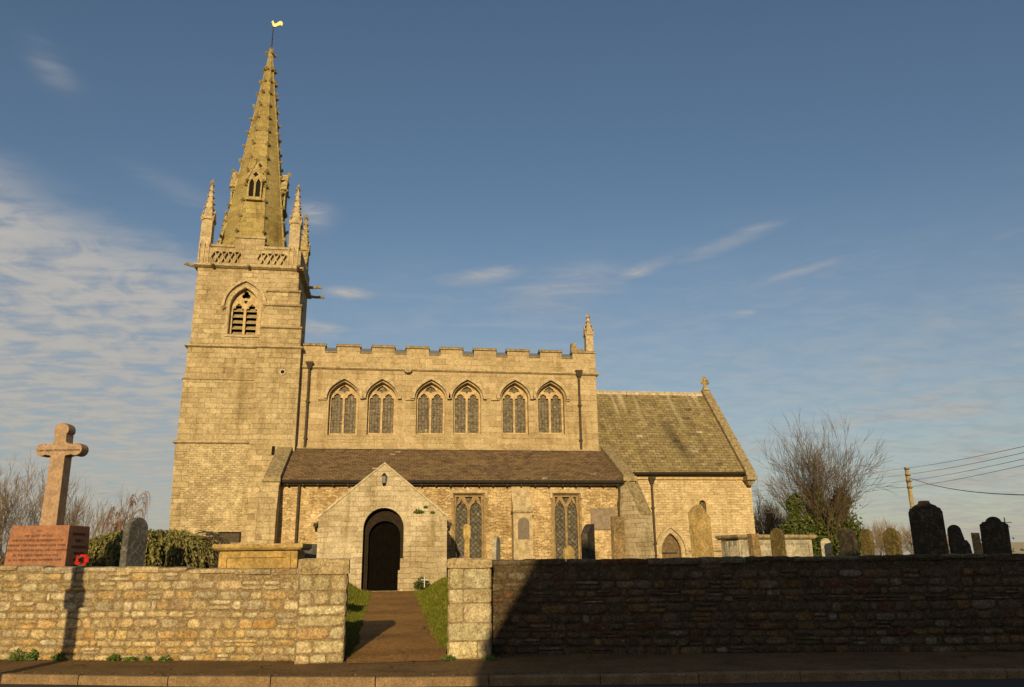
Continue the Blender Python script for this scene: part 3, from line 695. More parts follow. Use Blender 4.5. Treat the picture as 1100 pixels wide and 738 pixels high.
for (x, y, dx, dy) in ((TX0 + .1, TY0 + .05, -.55, -.3), (TX1 - .2, TY0 - .05, .1, -.6), (xm, TY0, 0, -.35), (TX1, TY0 + 2.4, .75, 0), (TX1, TY1 - .2, .75, .1), (TX0 + .9, TY0, -.1, -.4)):
    gg = MB(); gg.tube([(x, y, 15.27), (x + dx * .5, y + dy * .5, 15.26), (x + dx * .8, y + dy * .8, 15.31), (x + dx, y + dy, 15.24)], [.085, .07, .09, .04], 6); gg.build('gargoyle', MAT['dressgrey'], tower)
def pinnacle(name, x, y, z0, zs, ztop, hw, mat, parent, ncr=6):
    p = MB()
    p.frustum(x, y, z0, zs, hw, hw * .96)
    p.frustum(x, y, zs - .02, zs + .10, hw * 1.22, hw * 1.12)
    for k in range(4):                                           # little gables over each face
        st = len(p.v); gw = hw * 1.08
        p.prism_xz([(-gw, zs - .12), (0, zs + .06), (gw, zs - .12), (gw, zs + .0), (0, zs + .52), (-gw, zs + .0)][::1], -hw * 1.16, -hw * .95)
        p.xform(Matrix.Translation((x, y, 0)) @ Matrix.Rotation(k * pi / 2, 4, 'Z'), st)
    p.frustum(x, y, zs + .08, ztop - .12, hw * .80, hw * .12)
    H = ztop - .12 - zs - .08
    for i in range(ncr):
        f = (i + .7) / ncr; r = hw * (.80 + (.12 - .80) * f) * 1.414
        for k in range(4):
            a = pi / 4 + k * pi / 2; p.blob(x + (r + .035) * cos(a), y + (r + .035) * sin(a), zs + .08 + H * f, .10 - .035 * f, .8)
    p.blob(x, y, ztop - .1, .12, 1.1); p.blob(x, y, ztop + .02, .06, 1.3)
    for k in range(4):
        a = pi / 4 + k * pi / 2; p.blob(x + hw * 1.2 * cos(a), y + hw * 1.2 * sin(a), zs + .05, .10)
    return p.build(name, mat, parent)
for x, y in ((-9.13, TY0 + .28), (-5.02, TY0 + .28), (-9.13, TY1 - .3), (-4.98, TY1 - .3)):
    pinnacle('pinnacle', x, y, PZ0, 17.75, 19.85, .255, MAT['spiredress'] if y > 38 else MAT['dress'], tower)
    for dx in (-.21, 0, .21): MB().box(x + dx - .03, x + dx + .03, y - .345, y - .28, PZ0, 16.45).build('pinnacle_rib', MAT['dress'], tower) if y < 38 else None

# --- spire
SX, SY = -7.20, 38.35; AP = 29.15; SR = lambda z: 1.60 * (AP - z) / (AP - 16.2)
sp = MB(); sp.frustum(SX, SY, 15.5, 28.5, SR(15.5), SR(28.5), 8)
spire = sp.build('spire', MAT['spire'], church)
cr = MB()
zc = 17.4; odd = 0
while zc < 28.1:
    for k in range(8):
        a = pi / 8 + k * pi / 4; r = SR(zc) / cos(pi / 8)
        cx_, cy_ = SX + (r + .05) * cos(a), SY + (r + .05) * sin(a)
        cr.blob(cx_ + .02 * cos(a), cy_ + .02 * sin(a), zc, .125, .9); cr.blob(cx_ + .08 * cos(a), cy_ + .08 * sin(a), zc + .08, .075)
    zc += .90 - .012 * (zc - 17)
for k in range(8):
    a = pi / 8 + k * pi / 4
    cr.tube([(SX + SR(z) / cos(pi / 8) * cos(a), SY + SR(z) / cos(pi / 8) * sin(a), z) for z in (16.0, 28.4)], [.045, .03], 5)
cr.build('crockets', MAT['spiredress'], spire)
fn = MB(); fn.frustum(SX, SY, 28.28, 28.5, .12, .19, 8); fn.frustum(SX, SY, 28.5, 28.8, .15, .10, 8); fn.blob(SX, SY, 28.9, .11)
for k in range(4): fn.blob(SX + .24 * cos(k * pi / 2 + .4), SY + .24 * sin(k * pi / 2 + .4), 28.53, .12)
fn.build('finial', MAT['spiredress'], spire)
for k in range(4):
    l = MB(); zb = 19.25; hwid = .34; yf = -SR(zb) - .13
    plate(l, [(-hwid, zb), (hwid, zb), (hwid, zb + 1.1), (0, zb + 2.0), (-hwid, zb + 1.1)],
          [arch(-.27, -.045, zb + .1, zb + .8, zb + 1.08), arch(.045, .27, zb + .1, zb + .8, zb + 1.08), foil(0, zb + 1.32, .13, 4, 0)], yf, yf + .08)
    l.box(-hwid, -hwid + .08, yf + .12, yf + .6, zb, zb + 1.08); l.box(hwid - .08, hwid, yf + .12, yf + .6, zb, zb + 1.08)
    strip(l, [(-hwid - .06, zb + .98), (0, zb + 1.98), (hwid + .06, zb + .98)], .10, yf - .05, yf + .6)
    l.box(-hwid - .05, hwid + .05, yf - .06, yf + .3, zb - .09, zb)
    for sx_ in (-1, 1): l.blob(sx_ * (hwid + .06), yf - .07, zb + 1.0, .10); l.blob(sx_ * .22, yf - .04, zb + 1.62, .08)
    l.blob(0, yf - .06, zb + 2.12, .13, 1.3)
    rot = Matrix.Translation((SX, SY, 0)) @ Matrix.Rotation(k * pi / 2, 4, 'Z')
    lc = l.xform(rot).build('lucarne', MAT['spiredress'], spire)
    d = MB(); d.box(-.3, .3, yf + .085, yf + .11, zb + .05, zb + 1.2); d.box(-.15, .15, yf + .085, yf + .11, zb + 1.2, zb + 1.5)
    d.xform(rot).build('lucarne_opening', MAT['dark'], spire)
vr = MB(); vr.tube([(SX, SY, 28.7), (SX, SY, 30.35)], [.035, .022], 6); vr.blob(SX, SY, 29.5, .05)
vr.build('vane_rod', MAT['iron'], spire)
cock = [(-.20, 31.30), (-.12, 31.34), (-.11, 31.45), (-.06, 31.42), (-.03, 31.46), (.0, 31.40), (.02, 31.30), (.08, 31.22), (.2, 31.24), (.28, 31.33), (.42, 31.42), (.56, 31.40), (.64, 31.28), (.64, 31.10), (.54, 31.02), (.50, 31.14),
        (.40, 31.10), (.30, 31.06), (.18, 30.98), (.05, 30.97), (-.03, 31.03), (-.08, 31.14), (-.10, 31.26)]
vc = MB(); vc.prism_xz([(x * .80, 30.32 + (z - 31.0) * .86) for x, z in cock], -.03, .03); vc.xform(Matrix.Translation((SX, SY, 0)) @ Matrix.Rotation(R(-6), 4, 'Z'))
vc.build('weathercock', MAT['gold'], spire, bevel=.012)

# --- nave clerestory
NX0, NX1, NY0 = -4.32, 9.79, 36.4
WN = [(-2.977, -1.649), (-1.21, 0.088), (1.044, 2.401), (2.791, 4.109), (5.095, 6.393), (6.832, 8.159)]
nv = MB(); NZS = 7.358; ZSPR = 9.144; ZAP = 9.867
holes = []
for i, (a, b) in enumerate(WN):
    dz = .016 * (a + 3) 
    holes.append(arch(a, b, NZS + dz, ZSPR + dz, ZAP + dz, .60))
plate(nv, [(NX0, .3), (NX1, .3), (NX1, 10.521), (NX0, 10.521)], holes, NY0, NY0 + .5)
nv.box(NX1 - .5, NX1, NY0 + .5, 46, .3, 10.521); nv.box(NX0, NX1 - .5, 45.5, 46, .3, 10.521)
nave = nv.build('nave_wall', MAT['nave'], church)
pr = MB(); CRN = [-3.279 + 1.623 * k for k in range(8)]
out = [(NX0, 10.599), (NX1, 10.599), (NX1, 11.555), (CRN[-1] + .56, 11.555)]
for cxr in CRN[::-1]: out += [(cxr + .56, 11.555), (cxr + .56, 11.282), (cxr, 11.282), (cxr, 11.555)]
out += [(NX0, 11.555)]
out2 = []
for p in out:
    if not out2 or (abs(p[0] - out2[-1][0]) + abs(p[1] - out2[-1][1])) > 1e-4: out2.append(p)
plate(pr, out2, [], NY0 - .02, NY0 + .33)
pr.box(NX1 - .33, NX1, NY0 + .33, 46, 10.599, 11.262)
para = pr.build('battlement', MAT['nave'], nave)
cp = MB(); edges = [NX0] + [v for c in CRN for v in (c, c + .56)] + [NX1 - .02]
for i in range(0, len(edges), 2):
    xa, xb = edges[i] - (.05 if i else 0), edges[i + 1] + .05
    cp.prism_yz([(NY0 - .09, 11.555), (NY0 - .09, 11.633), (NY0 + .1, 11.721), (NY0 + .40, 11.633), (NY0 + .40, 11.555)], xa, xb)
for c in CRN: cp.prism_yz([(NY0 - .08, 11.262), (NY0 - .08, 11.301), (NY0 + .40, 11.2148), (NY0 + .40, 11.262)], c + .003, c + .557)
cp.build('battlement_coping', MAT['dressgrey'], nave)
s = MB(); string(s, NX0 + .02, 8.9, NY0, 10.443, .13, .17); string(s, 8.9, NX1 + .14, NY0 - .03, 10.443, .13, .17)
s.box(NX1 - .1, NX1 + .14, NY0, 46, 10.462, 10.589)
s.build('string_course', MAT['dress'], nave)
s = MB(); s.frustum(0, 0, 0, .14, .20, .17, 12); s.frustum(0, 0, .14, .18, .10, .09, 10)
s.xform(Matrix.Translation((.615, NY0 - .12, 10.501)) @ Matrix.Rotation(R(90), 4, 'X')); s.build('roundel', MAT['dress'], nave)
rf = MB(); rf.add([(NX0, NY0 + .34, 11.214), (NX1 - .3, NY0 + .34, 11.214), (NX1 - .3, 40.75, 12.678), (NX0, 40.75, 12.678), (NX1 - .3, 45.9, 11.214), (NX0, 45.9, 11.214)], [(0, 1, 2, 3), (3, 2, 4, 5)])
rf.build('nave_roof', MAT['lead'], church)
pinnacle('pinnacle', 9.57, NY0 + .26, 11.360, 12.580, 13.702, .19, MAT['dress'], nave, 4)
st_ = MB(); st_.frustum(8.78, NY0 + .3, 11.555, 12.121, .15, .13); st_.box(8.93, 9.28, NY0 + .1, NY0 + .5, 11.555, 11.799); st_.build('broken_merlon', MAT['dressgrey'], nave)
for i, (a, b) in enumerate(WN):
    dz = .016 * (a + 3); mm = (a + b) / 2; mu = .047; z0 = NZS + dz; zs = ZSPR + dz - .10
    wb = MB()
    hw_l = (b - a) / 2 - .12 - mu
    plate(wb, arch(a - .02, b + .02, z0 - .02, ZSPR + dz, ZAP + dz + .02, .60),
          [cusped(a + .09, mm - mu, z0 + .12, zs, .2), cusped(mm + mu, b - .09, z0 + .12, zs, .2),
           [(mm, zs + .33), (mm + .10, zs + .42), (mm + .27, zs + .43), (mm + .19, zs + .58), (mm, zs + .70), (mm - .19, zs + .58), (mm - .27, zs + .43), (mm - .10, zs + .42)]], NY0 + .30, NY0 + .42)
    win = wb.build('clerestory_window', MAT['tracery'], church)
    gl = MB(); gl.box(a, b, NY0 + .425, NY0 + .45, z0, ZAP + dz); gl.build('glass', MAT['naveglass'], win)
    hm = MB(); hood(hm, a - .09, b + .09, ZSPR + dz - .10, ZSPR + dz - .02, ZAP + dz + .10, .60, .15, NY0 - .19, NY0 + .05)
    if i % 2 == 0: hm.box(a - .50, a - .10, NY0 - .10, NY0 + .05, ZSPR + dz - .17, ZSPR + dz - .07)
    if i == 5: hm.box(b + .10, b + .25, NY0 - .10, NY0 + .05, ZSPR + dz - .17, ZSPR + dz - .07)
    hm.build('hood_mould', MAT['dress'], win)
    hm = MB(); hm.prism_yz([(NY0 + .32, z0 + .08), (NY0 - .025, z0 - .16), (NY0 - .025, z0 - .21), (NY0 + .32, z0 - .21)], a, b); hm.build('sill', MAT['nave'], win)

# --- south aisle
AX0, AX1, AY0 = -4.50, 10.35, 33.3
EZ = 4.93
aw = MB(); WA = [(2.62, 3.86), (6.86, 7.98)]
plate(aw, [(AX0, .3), (AX1, .3), (AX1, 5.02), (AX0, 5.02)], [[(a, 1.2), (b, 1.2), (b, 4.42), (a, 4.42)] for a, b in WA], AY0, AY0 + .5)
aw.prism_yz([(AY0 + .5, .3), (NY0, .3), (NY0, 6.5), (AY0 + .5, 5.02)], AX1 - .4, AX1)
aw.prism_yz([(AY0 + .5, .3), (NY0 - .5, .3), (NY0 - .5, 6.1), (AY0 + .5, 5.02)], AX0, AX0 + .4)
aisle = aw.build('aisle_wall', MAT['aisle'], church)
ar = MB(); ar.prism_yz([(33.02, 4.95), (33.02, 5.01), (36.38, 6.74), (36.38, 6.62), (33.3, 5.0)], -4.42, 9.90)
aroof = ar.build('aisle_roof', MAT['aisleroof'], church)
ms = MB()
for _ in range(90):
    t_ = rnd.choice((rnd.uniform(.93, .99), rnd.uniform(0.05, .99))); y = 33.02 + 3.3 * t_; x = rnd.uniform(-4.3, 9.8); r = rnd.uniform(.02, .06)
    ms.blob(x, y, 5.015 + 1.70 * t_, r, .35)
ms.build('moss', plain('moss', (.13, .11, .03), .95, .4, 20), aroof)['kind'] = 'stuff'
ft = MB(); ft.prism_yz([(36.24, 6.70), (36.393, 6.72), (36.393, 6.88)], -4.30, 9.78); ft.build('flashing', MAT['nave'], aroof)
gt = MB(); gt.tube([(-4.5, 32.96, 4.90), (9.98, 32.96, 4.92)], .075, 8); gt.box(-4.45, 9.95, 33.04, 33.12, 4.78, 4.94)
for k in range(24): x = -4.2 + k * .6; gt.box(x, x + .07, 33.0, 33.3, 4.74, 4.83)
gt.build('gutter', MAT['iron'], aroof)
# copings at both ends of the aisle roof
cpn = MB()
cpn.prism_yz([(32.9, 4.85), (32.9, 5.20), (36.39, 6.95), (36.39, 6.55)], 9.90, 10.40)
cpn.box(9.86, 10.46, 32.80, 33.3, 4.95, 5.16)
cpn.build('east_coping', MAT['dressgrey'], church)
cpn = MB()
cpn.prism_yz([(32.75, 4.75), (32.75, 5.10), (36.2, 6.85), (36.2, 6.45)], -5.06, -4.43)
cpn.box(-5.12, -4.41, 32.66, 33.3, 4.86, 5.02)
cpn.build('west_coping', MAT['dressgrey'], church)
bt = MB()
bt.prism_yz([(36.0, .3), (32.45, .3), (32.45, 3.62), (32.75, 4.86), (36.0, 4.86)], -5.20, -4.46)
bt.build('west_buttress', MAT['tower'], church)
# middle buttress with memorial tablet
bt = MB(); bt.prism_yz([(33.35, .3), (32.75, .3), (32.75, 3.64), (33.20, 4.45), (33.22, 4.8), (33.35, 4.8)], 5.04, 5.84)
mb_ = bt.build('buttress', MAT['dress'], church)
bt = MB(); bt.prism_yz([(33.25, 3.70), (32.68, 3.70), (32.68, 3.62), (33.25, 3.62)], 5.0, 5.88); bt.build('drip_mould', MAT['dressgrey'], mb_)
bt = MB(); bt.prism_xz(round_arch(5.22, 5.70, 2.55, 3.18, 3.42, 10), 32.72, 32.752); bt.build('memorial_tablet', MAT['slate'], mb_)
# east corner diagonal buttress
bt = MB(); bt.prism_yz([(.4, .3), (-.95, .3), (-.95, 3.55), (-.88, 3.62), (-.25, 4.98), (.4, 4.98)], -.33, .33)
cbm = Matrix.Translation((10.17, 33.25, 0)) @ Matrix.Rotation(R(33), 4, 'Z')
cb_ = bt.xform(cbm).build('corner_buttress', MAT['porch'], church)
bt = MB(); bt.prism_yz([(-.98, 3.50), (-.98, 3.56), (-.90, 3.68), (-.26, 5.03), (-.20, 4.97), (-.84, 3.60)], -.35, .35); bt.xform(cbm).build('weathering', MAT['dressgrey'], cb_)
bt = MB(); bt.box(8.47, 9.56, AY0 - .07, AY0 - .004, 2.93, 3.83)
bo = bt.build('notice_board', plain('bare_board', (.235, .175, .125), .8, .2, 5, .3), church)
# aisle windows
def ogee_light(x0, x1, z0, zs, zt):
    xm = (x0 + x1) / 2; hw = (x1 - x0) / 2
    a = bez((x1, zs), (x1 - .02, zs + (zt - zs) * .55), (xm + hw * .45, zs + (zt - zs) * .62), 6)
    b = bez((xm + hw * .45, zs + (zt - zs) * .62), (xm + .02, zs + (zt - zs) * .72), (xm, zt), 5)
    rr = a + b[1:]; return [(x0, z0), (x1, z0)] + rr + [(2 * xm - x, z) for x, z in rr[::-1]][1:]
for i, (a, b) in enumerate(WA):
    mm = (a + b) / 2; wb = MB(); z1 = 4.42
    def tri(xl, xr): return [(xl + .05, 4.30), (xl + .05, 3.98), (xl + .26, 4.22)]
    plate(wb, [(a - .01, 1.2), (b + .01, 1.2), (b + .01, z1), (a - .01, z1)],
          [ogee_light(a + .07, mm - .05, 1.3, 3.66, 4.26), ogee_light(mm + .05, b - .07, 1.3, 3.66, 4.26),
           [(mm - .17, 4.32), (mm, 4.02), (mm + .17, 4.32)], [(a + .10, 4.0), (a + .22, 4.32), (a + .10, 4.32)], [(b - .10, 4.0), (b - .10, 4.32), (b - .22, 4.32)]], AY0 + .12, AY0 + .26)
    win = wb.build('aisle_window', MAT['aisletracery'], church)
    MB().box(a, b, AY0 + .265, AY0 + .29, 1.2, z1).build('glass', MAT['aisleglass'], win)
    hm = MB(); hm.box(a - .16, b + .16, AY0 - .10, AY0 + .05, z1 + .05, z1 + .17); hm.box(a - .16, a - .06, AY0 - .098, AY0 + .05, z1 - .18, z1 + .05); hm.box(b + .06, b + .16, AY0 - .098, AY0 + .05, z1 - .18, z1 + .05)
    hm.build('hood_mould', MAT['dress'], win)
    hm = MB(); hm.box(a - .10, a - .003, AY0 - .02, AY0 + .2, 1.2, z1 + .04); hm.box(b + .003, b + .10, AY0 - .02, AY0 + .2, 1.2, z1 + .04); hm.box(a - .003, b + .003, AY0 - .015, AY0 + .2, z1 + .003, z1 + .045)
    hm.build('jamb', MAT['aisletracery'], win)
# pipes
def pipe(x, y, z0, z1, head=True, bend=None):
    p = MB(); pts = [(x, y, z0), (x, y, z1)]
    if bend: pts = [(x, y, z0), (x, y, z1 - .7), (x + bend, y, z1 - .5), (x + bend, y, z1)]
    p.tube(pts, .055, 8)
    zz = z0 + .4
    while zz < z1 - .8: p.box(x - .08, x + .08, y - .06, y + .12, zz, zz + .06); zz += 1.7
    if head:
        xx = x + (bend or 0); p.frustum(xx, y, z1 - .05, z1 + .18, .08, .16); p.box(xx - .17, xx + .17, y - .17, y + .14, z1 + .18, z1 + .25)
    return p.build('drainpipe', MAT['rust'], church)
pipe(-3.93, NY0 - .12, 6.75, 10.48); pipe(8.90, NY0 - .12, 6.8, 10.40); pipe(-3.72, AY0 - .12, .3, 4.75, False, .0); pipe(9.70, AY0 - .12, .4, 4.8, False, .06)
pipe(12.66, 37.38, .3, 5.35)

# --- porch
PX0, PX1, PY0 = -2.60, 2.10, 30.0; PAX, PAZ = -.28, 5.26; PEZ = 3.28
pc = MB(); dx0, dx1, dz0, dzs, dzt = -.98, .50, .60, 2.88, 3.64
plate(pc, [(PX0, .2), (PX1, .2), (PX1, PEZ), (PAX, PAZ), (PX0, PEZ)], [round_arch(dx0, dx1, dz0 - .3, dzs, dzt, 20)], PY0, PY0 + .55)
pc.box(PX0 + .02, PX0 + .45, PY0 + .55, AY0 + .2, .2, PEZ - .1); pc.box(PX1 - .45, PX1 - .02, PY0 + .55, AY0 + .2, .2, PEZ - .1)
porch = pc.build('porch', MAT['porch'], church)
pf = MB()
for sx_, xe in ((-1, PX0), (1, PX1)):
    n_ = Vector((-(PAZ - PEZ) * sx_, 0, abs(xe - PAX))).normalized()
    pf.add([(PAX, PY0 + .5, PAZ - .12), (xe + sx_ * .14, PY0 + .5, PEZ - .24), (xe + sx_ * .14, AY0 + 1.2, PEZ - .24), (PAX, AY0 + 1.2, PAZ - .12),
            (PAX, PY0 + .5, PAZ - .03), (xe + sx_ * .14, PY0 + .5, PEZ - .15), (xe + sx_ * .14, AY0 + 1.2, PEZ - .15), (PAX, AY0 + 1.2, PAZ - .03)],
           [(0, 1, 2, 3), (4, 7, 6, 5), (0, 4, 5, 1), (1, 5, 6, 2), (3, 2, 6, 7), (0, 3, 7, 4)])
pf.build('porch_roof', MAT['aisleroof'], porch)
pg = MB()
for x in (PX0 - .1, PX1 + .1): pg = MB(); pg.tube([(x, PY0 - .12, 3.02), (x, AY0, 3.02)], .08, 8); pg.tube([(x, PY0 - .05, 3.0), (x * .985, PY0 + .05, 2.80)], .05, 6); pg.build('porch_gutter', MAT['iron'], porch)
cpn = MB(); strip(cpn, [(PX0 - .02, PEZ), (PAX, PAZ), (PX1 + .02, PEZ)], .07, PY0 - .035, PY0 + .57); cpn.build('gable_coping', MAT['dresspale'], porch)
# inner order and the doors inside
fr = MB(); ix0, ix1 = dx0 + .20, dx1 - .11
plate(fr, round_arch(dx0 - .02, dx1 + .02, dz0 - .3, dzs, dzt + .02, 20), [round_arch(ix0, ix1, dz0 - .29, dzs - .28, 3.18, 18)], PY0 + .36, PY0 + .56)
fr.build('door_frame', MAT['doorwood'], porch)  # dark timber also stands in for shade on the upper right reveal
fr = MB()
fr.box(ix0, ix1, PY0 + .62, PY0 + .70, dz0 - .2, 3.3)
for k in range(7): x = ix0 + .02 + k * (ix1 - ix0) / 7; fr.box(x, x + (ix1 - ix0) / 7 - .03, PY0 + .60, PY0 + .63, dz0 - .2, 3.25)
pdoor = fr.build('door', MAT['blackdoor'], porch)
fr = MB(); fr.box(dx1 - .10, dx1 + .02, PY0 + .03, PY0 + .40, .2, 1.82); fr.box(dx1 - .17, dx1 - .10, PY0 + .2, PY0 + .42, .2, 1.40); fr.build('lit_reveal_block', MAT['porch'], porch)  # added block, imitates the sunlit patch low on the right reveal
fr = MB(); fr.box(dx0 - .1, dx1 + .1, PY0 - .1, PY0 + .7, .2, .685); fr.build('doorstep', MAT['dressgrey'], porch)
# lantern on the gable
ln = MB(); lx, lz = PAX, 4.70; ln.frustum(lx, PY0 - .10, lz - .16, lz + .10, .07, .09, 8); lant = ln.build('lantern', MAT['lead'], porch)
ln = MB(); ln.frustum(lx, PY0 - .10, lz + .10, lz + .22, .11, .02, 8); ln.box(lx - .05, lx + .05, PY0 - .06, PY0 + .01, lz - .25, lz + .12); ln.frustum(lx, PY0 - .10, lz - .22, lz - .16, .03, .08, 8); ln.build('lantern_cap', MAT['iron'], porch)

# --- chancel
HX1, HY0 = 17.88, 37.5; HRY, HRZ = 41.8, 10.82; HEZ = 5.86
ch = MB(); ddx0, ddx1 = 13.00, 13.98
plate(ch, [(9.77, .3), (HX1, .3), (HX1, 5.78), (9.77, 5.78)],
      [arch(ddx0, ddx1, .5, 2.1, 2.92, .62), round_arch(15.06, 15.42, 2.6, 4.28, 4.50, 10)], HY0, HY0 + .5)
ch.prism_yz([(HY0 + .5, .3), (46.1, .3), (46.1, 5.7), (HRY, HRZ - .1), (HY0 + .5, 5.78)], HX1 - .5, HX1 - .004)
chancel = ch.build('chancel_wall', MAT['chancel'], church)
hr = MB(); hr.prism_yz([(37.22, 5.74), (37.22, 5.84), (HRY, HRZ), (46.4, 5.84), (46.4, 5.74), (HRY, HRZ - .14)], 9.795, HX1 - .40)
croof = hr.build('chancel_roof', MAT['chancelroof'], church)
rg = MB()
x = 9.80
while x < 17.3: rg.prism_yz([(HRY - .17, HRZ - .16), (HRY - .15, HRZ - .06), (HRY, HRZ + .09), (HRY + .15, HRZ - .06), (HRY + .17, HRZ - .16)], x, x + .43); x += .45
rg.build('ridge_tiles', MAT['dresspale'], croof)
gt = MB(); gt.tube([(11.4, 37.16, 5.75), (17.5, 37.16, 5.80)], .07, 8); gt.build('gutter', MAT['iron'], croof)
s = MB(); s.box(10.9, HX1 - .02, HY0 - .10, HY0 + .05, 5.50, 5.62); s.build('cornice', MAT['tracery'], chancel)
cpn = MB(); e = (HRZ - HEZ) / (HRY - 37.22)
cpn.prism_yz([(37.0, 5.62), (37.0, 5.86), (HRY, HRZ + .28), (46.6, 5.86), (46.6, 5.62), (HRY, HRZ - .0)], HX1 - .42, HX1 + .06)
cop = cpn.build('gable_coping', MAT['dressgrey'], church)
kn = MB(); kn.box(HX1 - .44, HX1 + .08, 36.9, 37.5, 5.45, 5.66); kn.frustum(HX1 - .18, 37.25, 5.2, 5.45, .10, .22, 4); kn.build('kneeler', MAT['dressgrey'], cop)
fc = MB(); fc.frustum(HX1 - .2, HRY, HRZ + .2, HRZ + .42, .16, .10); fc.frustum(HX1 - .2, HRY, HRZ + .42, HRZ + .9, .07, .06, 6)
for dx_, dz_ in ((-.16, .68), (.16, .68), (0, .95), (0, .62), (-.1, .8), (.1, .8)): fc.blob(HX1 - .2 + dx_, HRY, HRZ + dz_, .13)
fc.build('gable_cross', MAT['spiredress'], cop)
db = MB(); plate(db, arch(ddx0 + .01, ddx1 - .01, .5, 2.1, 2.90, .62), [], HY0 + .25, HY0 + .32)
for k in range(5): x = ddx0 + .06 + k * .18; db.box(x, x + .02, HY0 + .24, HY0 + .26, .5, 2.5)
dr = db.build('priest_door', MAT['greydoor'], church)
for z in (1.0, 1.95): MB().box(ddx0 + .05, ddx1 - .15, HY0 + .225, HY0 + .25, z, z + .07).build('hinge', MAT['iron'], dr)
db = MB(); hood(db, ddx0 - .20, ddx1 + .20, 1.95, 2.1, 3.17, .62, .13, HY0 - .11, HY0 + .04)
hood(db, ddx0 - .03, ddx1 + .03, .4, 2.1, 2.96, .62, .15, HY0 - .03, HY0 + .04)
db.box(ddx0 - .50, ddx0 - .20, HY0 - .10, HY0 + .04, 1.9, 2.04); db.build('door_hood', MAT['dress'], dr)
s = MB(); string(s, ddx1 + .22, HX1 - .01, HY0, 2.02, .13, .20); s.build('string_course', MAT['dress'], chancel)
lw = MB(); strip(lw, [(15.06, 2.6), (15.06, 4.28)] + [(15.24 - .18 * cos(pi * i / 8), 4.28 + .22 * sin(pi * i / 8)) for i in range(1, 8)] + [(15.42, 4.28), (15.42, 2.6)], .12, HY0 - .02, HY0 + .05)
ls = lw.build('lancet_window', MAT['tracery'], church)
MB().box(15.04, 15.44, HY0 + .22, HY0 + .25, 2.5, 4.6).build('glass', MAT['aisleglass'], ls)
for nm, z in (('alarm_box', 2.3),):
    MB().box(14.98, 15.1, HY0 - .06, HY0 - .003, 2.2, 2.32).build('small_vent', MAT['iron'], chancel)
# ------------------------------------------------------------------ boundary walls of coursed rubble
PAL = {'sun': [((0.522, 0.400, 0.226), 5), ((0.603, 0.493, 0.313), 3), ((0.534, 0.360, 0.162), 1.6), ((0.441, 0.354, 0.226), 2.5), ((0.371, 0.261, 0.145), 1.0), ((0.545, 0.452, 0.296), 2)],
       'orange': [((0.568, 0.389, 0.168), 4), ((0.603, 0.452, 0.232), 3), ((0.522, 0.319, 0.116), 1.6), ((0.522, 0.400, 0.226), 3)],
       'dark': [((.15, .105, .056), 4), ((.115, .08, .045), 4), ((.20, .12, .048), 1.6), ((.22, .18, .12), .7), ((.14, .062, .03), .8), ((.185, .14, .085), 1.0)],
       'pier': [((0.590, 0.472, 0.271), 3), ((0.637, 0.531, 0.330), 3), ((0.531, 0.419, 0.242), 2)]}
def pick(rg, pal):
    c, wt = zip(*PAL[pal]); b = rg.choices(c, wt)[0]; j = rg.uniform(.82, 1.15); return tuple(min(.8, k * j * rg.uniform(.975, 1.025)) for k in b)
def stone(mb, rg, P, u, z, wd, h, d, seg=12, square=4.0, crisp=False):
    """one irregular stone bedded in the face of a wall; P(u, v, z) maps to the world"""
    rings = []; ph = [rg.uniform(-.06, .06) for _ in range(seg)]
    base = []
    for i in range(seg):
        a = 2 * pi * (i + .5) / seg; c, s = cos(a), sin(a)
        k = (abs(c) ** square + abs(s) ** square) ** (-1 / square) * (1 + ph[i])
        base.append((k * c * wd / 2, k * s * h / 2))
    tl = rg.uniform(-.25, .25)
    ed = min(wd, h)
    for sc, v in ((1.0, -.004), (.985, d * .8), (.95, d)) if crisp else ((1.0, -.004), (.96, d * .6), (.84, d * .95)):
        ins = (1 - sc) * ed / 2 * 2.2
        rings.append([P(u + x - math.copysign(min(ins, abs(x) * .8), x), v * (1 + tl * x / wd), z + y - math.copysign(min(ins, abs(y) * .8), y)) for x, y in base])
    n = seg; vs = [p for r_ in rings for p in r_]; fs = []
    for k in range(2):
        for i in range(n): fs.append((k * n + i, k * n + (i + 1) % n, (k + 1) * n + (i + 1) % n, (k + 1) * n + i))
    cidx = len(vs); vs.append(P(u + rg.uniform(-.1, .1) * wd, d * rg.uniform(.9, 1.15), z + rg.uniform(-.1, .1) * h))
    for i in range(n): fs.append((2 * n + i, 2 * n + (i + 1) % n, cidx))
    col_ = mb.cur; m_ = getattr(mb, 'mortar', None)
    mb.add(vs, fs)
    if m_ is not None:
        b_ = len(mb.c) - len(vs)
        for k in range(2 * n): mb.c[b_ + k] = m_ if k < n else col_ if crisp else tuple(.5 * p + .5 * q for p, q in zip(m_, col_))
def frame(p0, p1):
    dx, dy = p1[0] - p0[0], p1[1] - p0[1]; L = sqrt(dx * dx + dy * dy); dx /= L; dy /= L
    return L, (lambda u, v, z: (p0[0] + dx * u + dy * v, p0[1] + dy * u - dx * v, z))     # v>0 towards the road
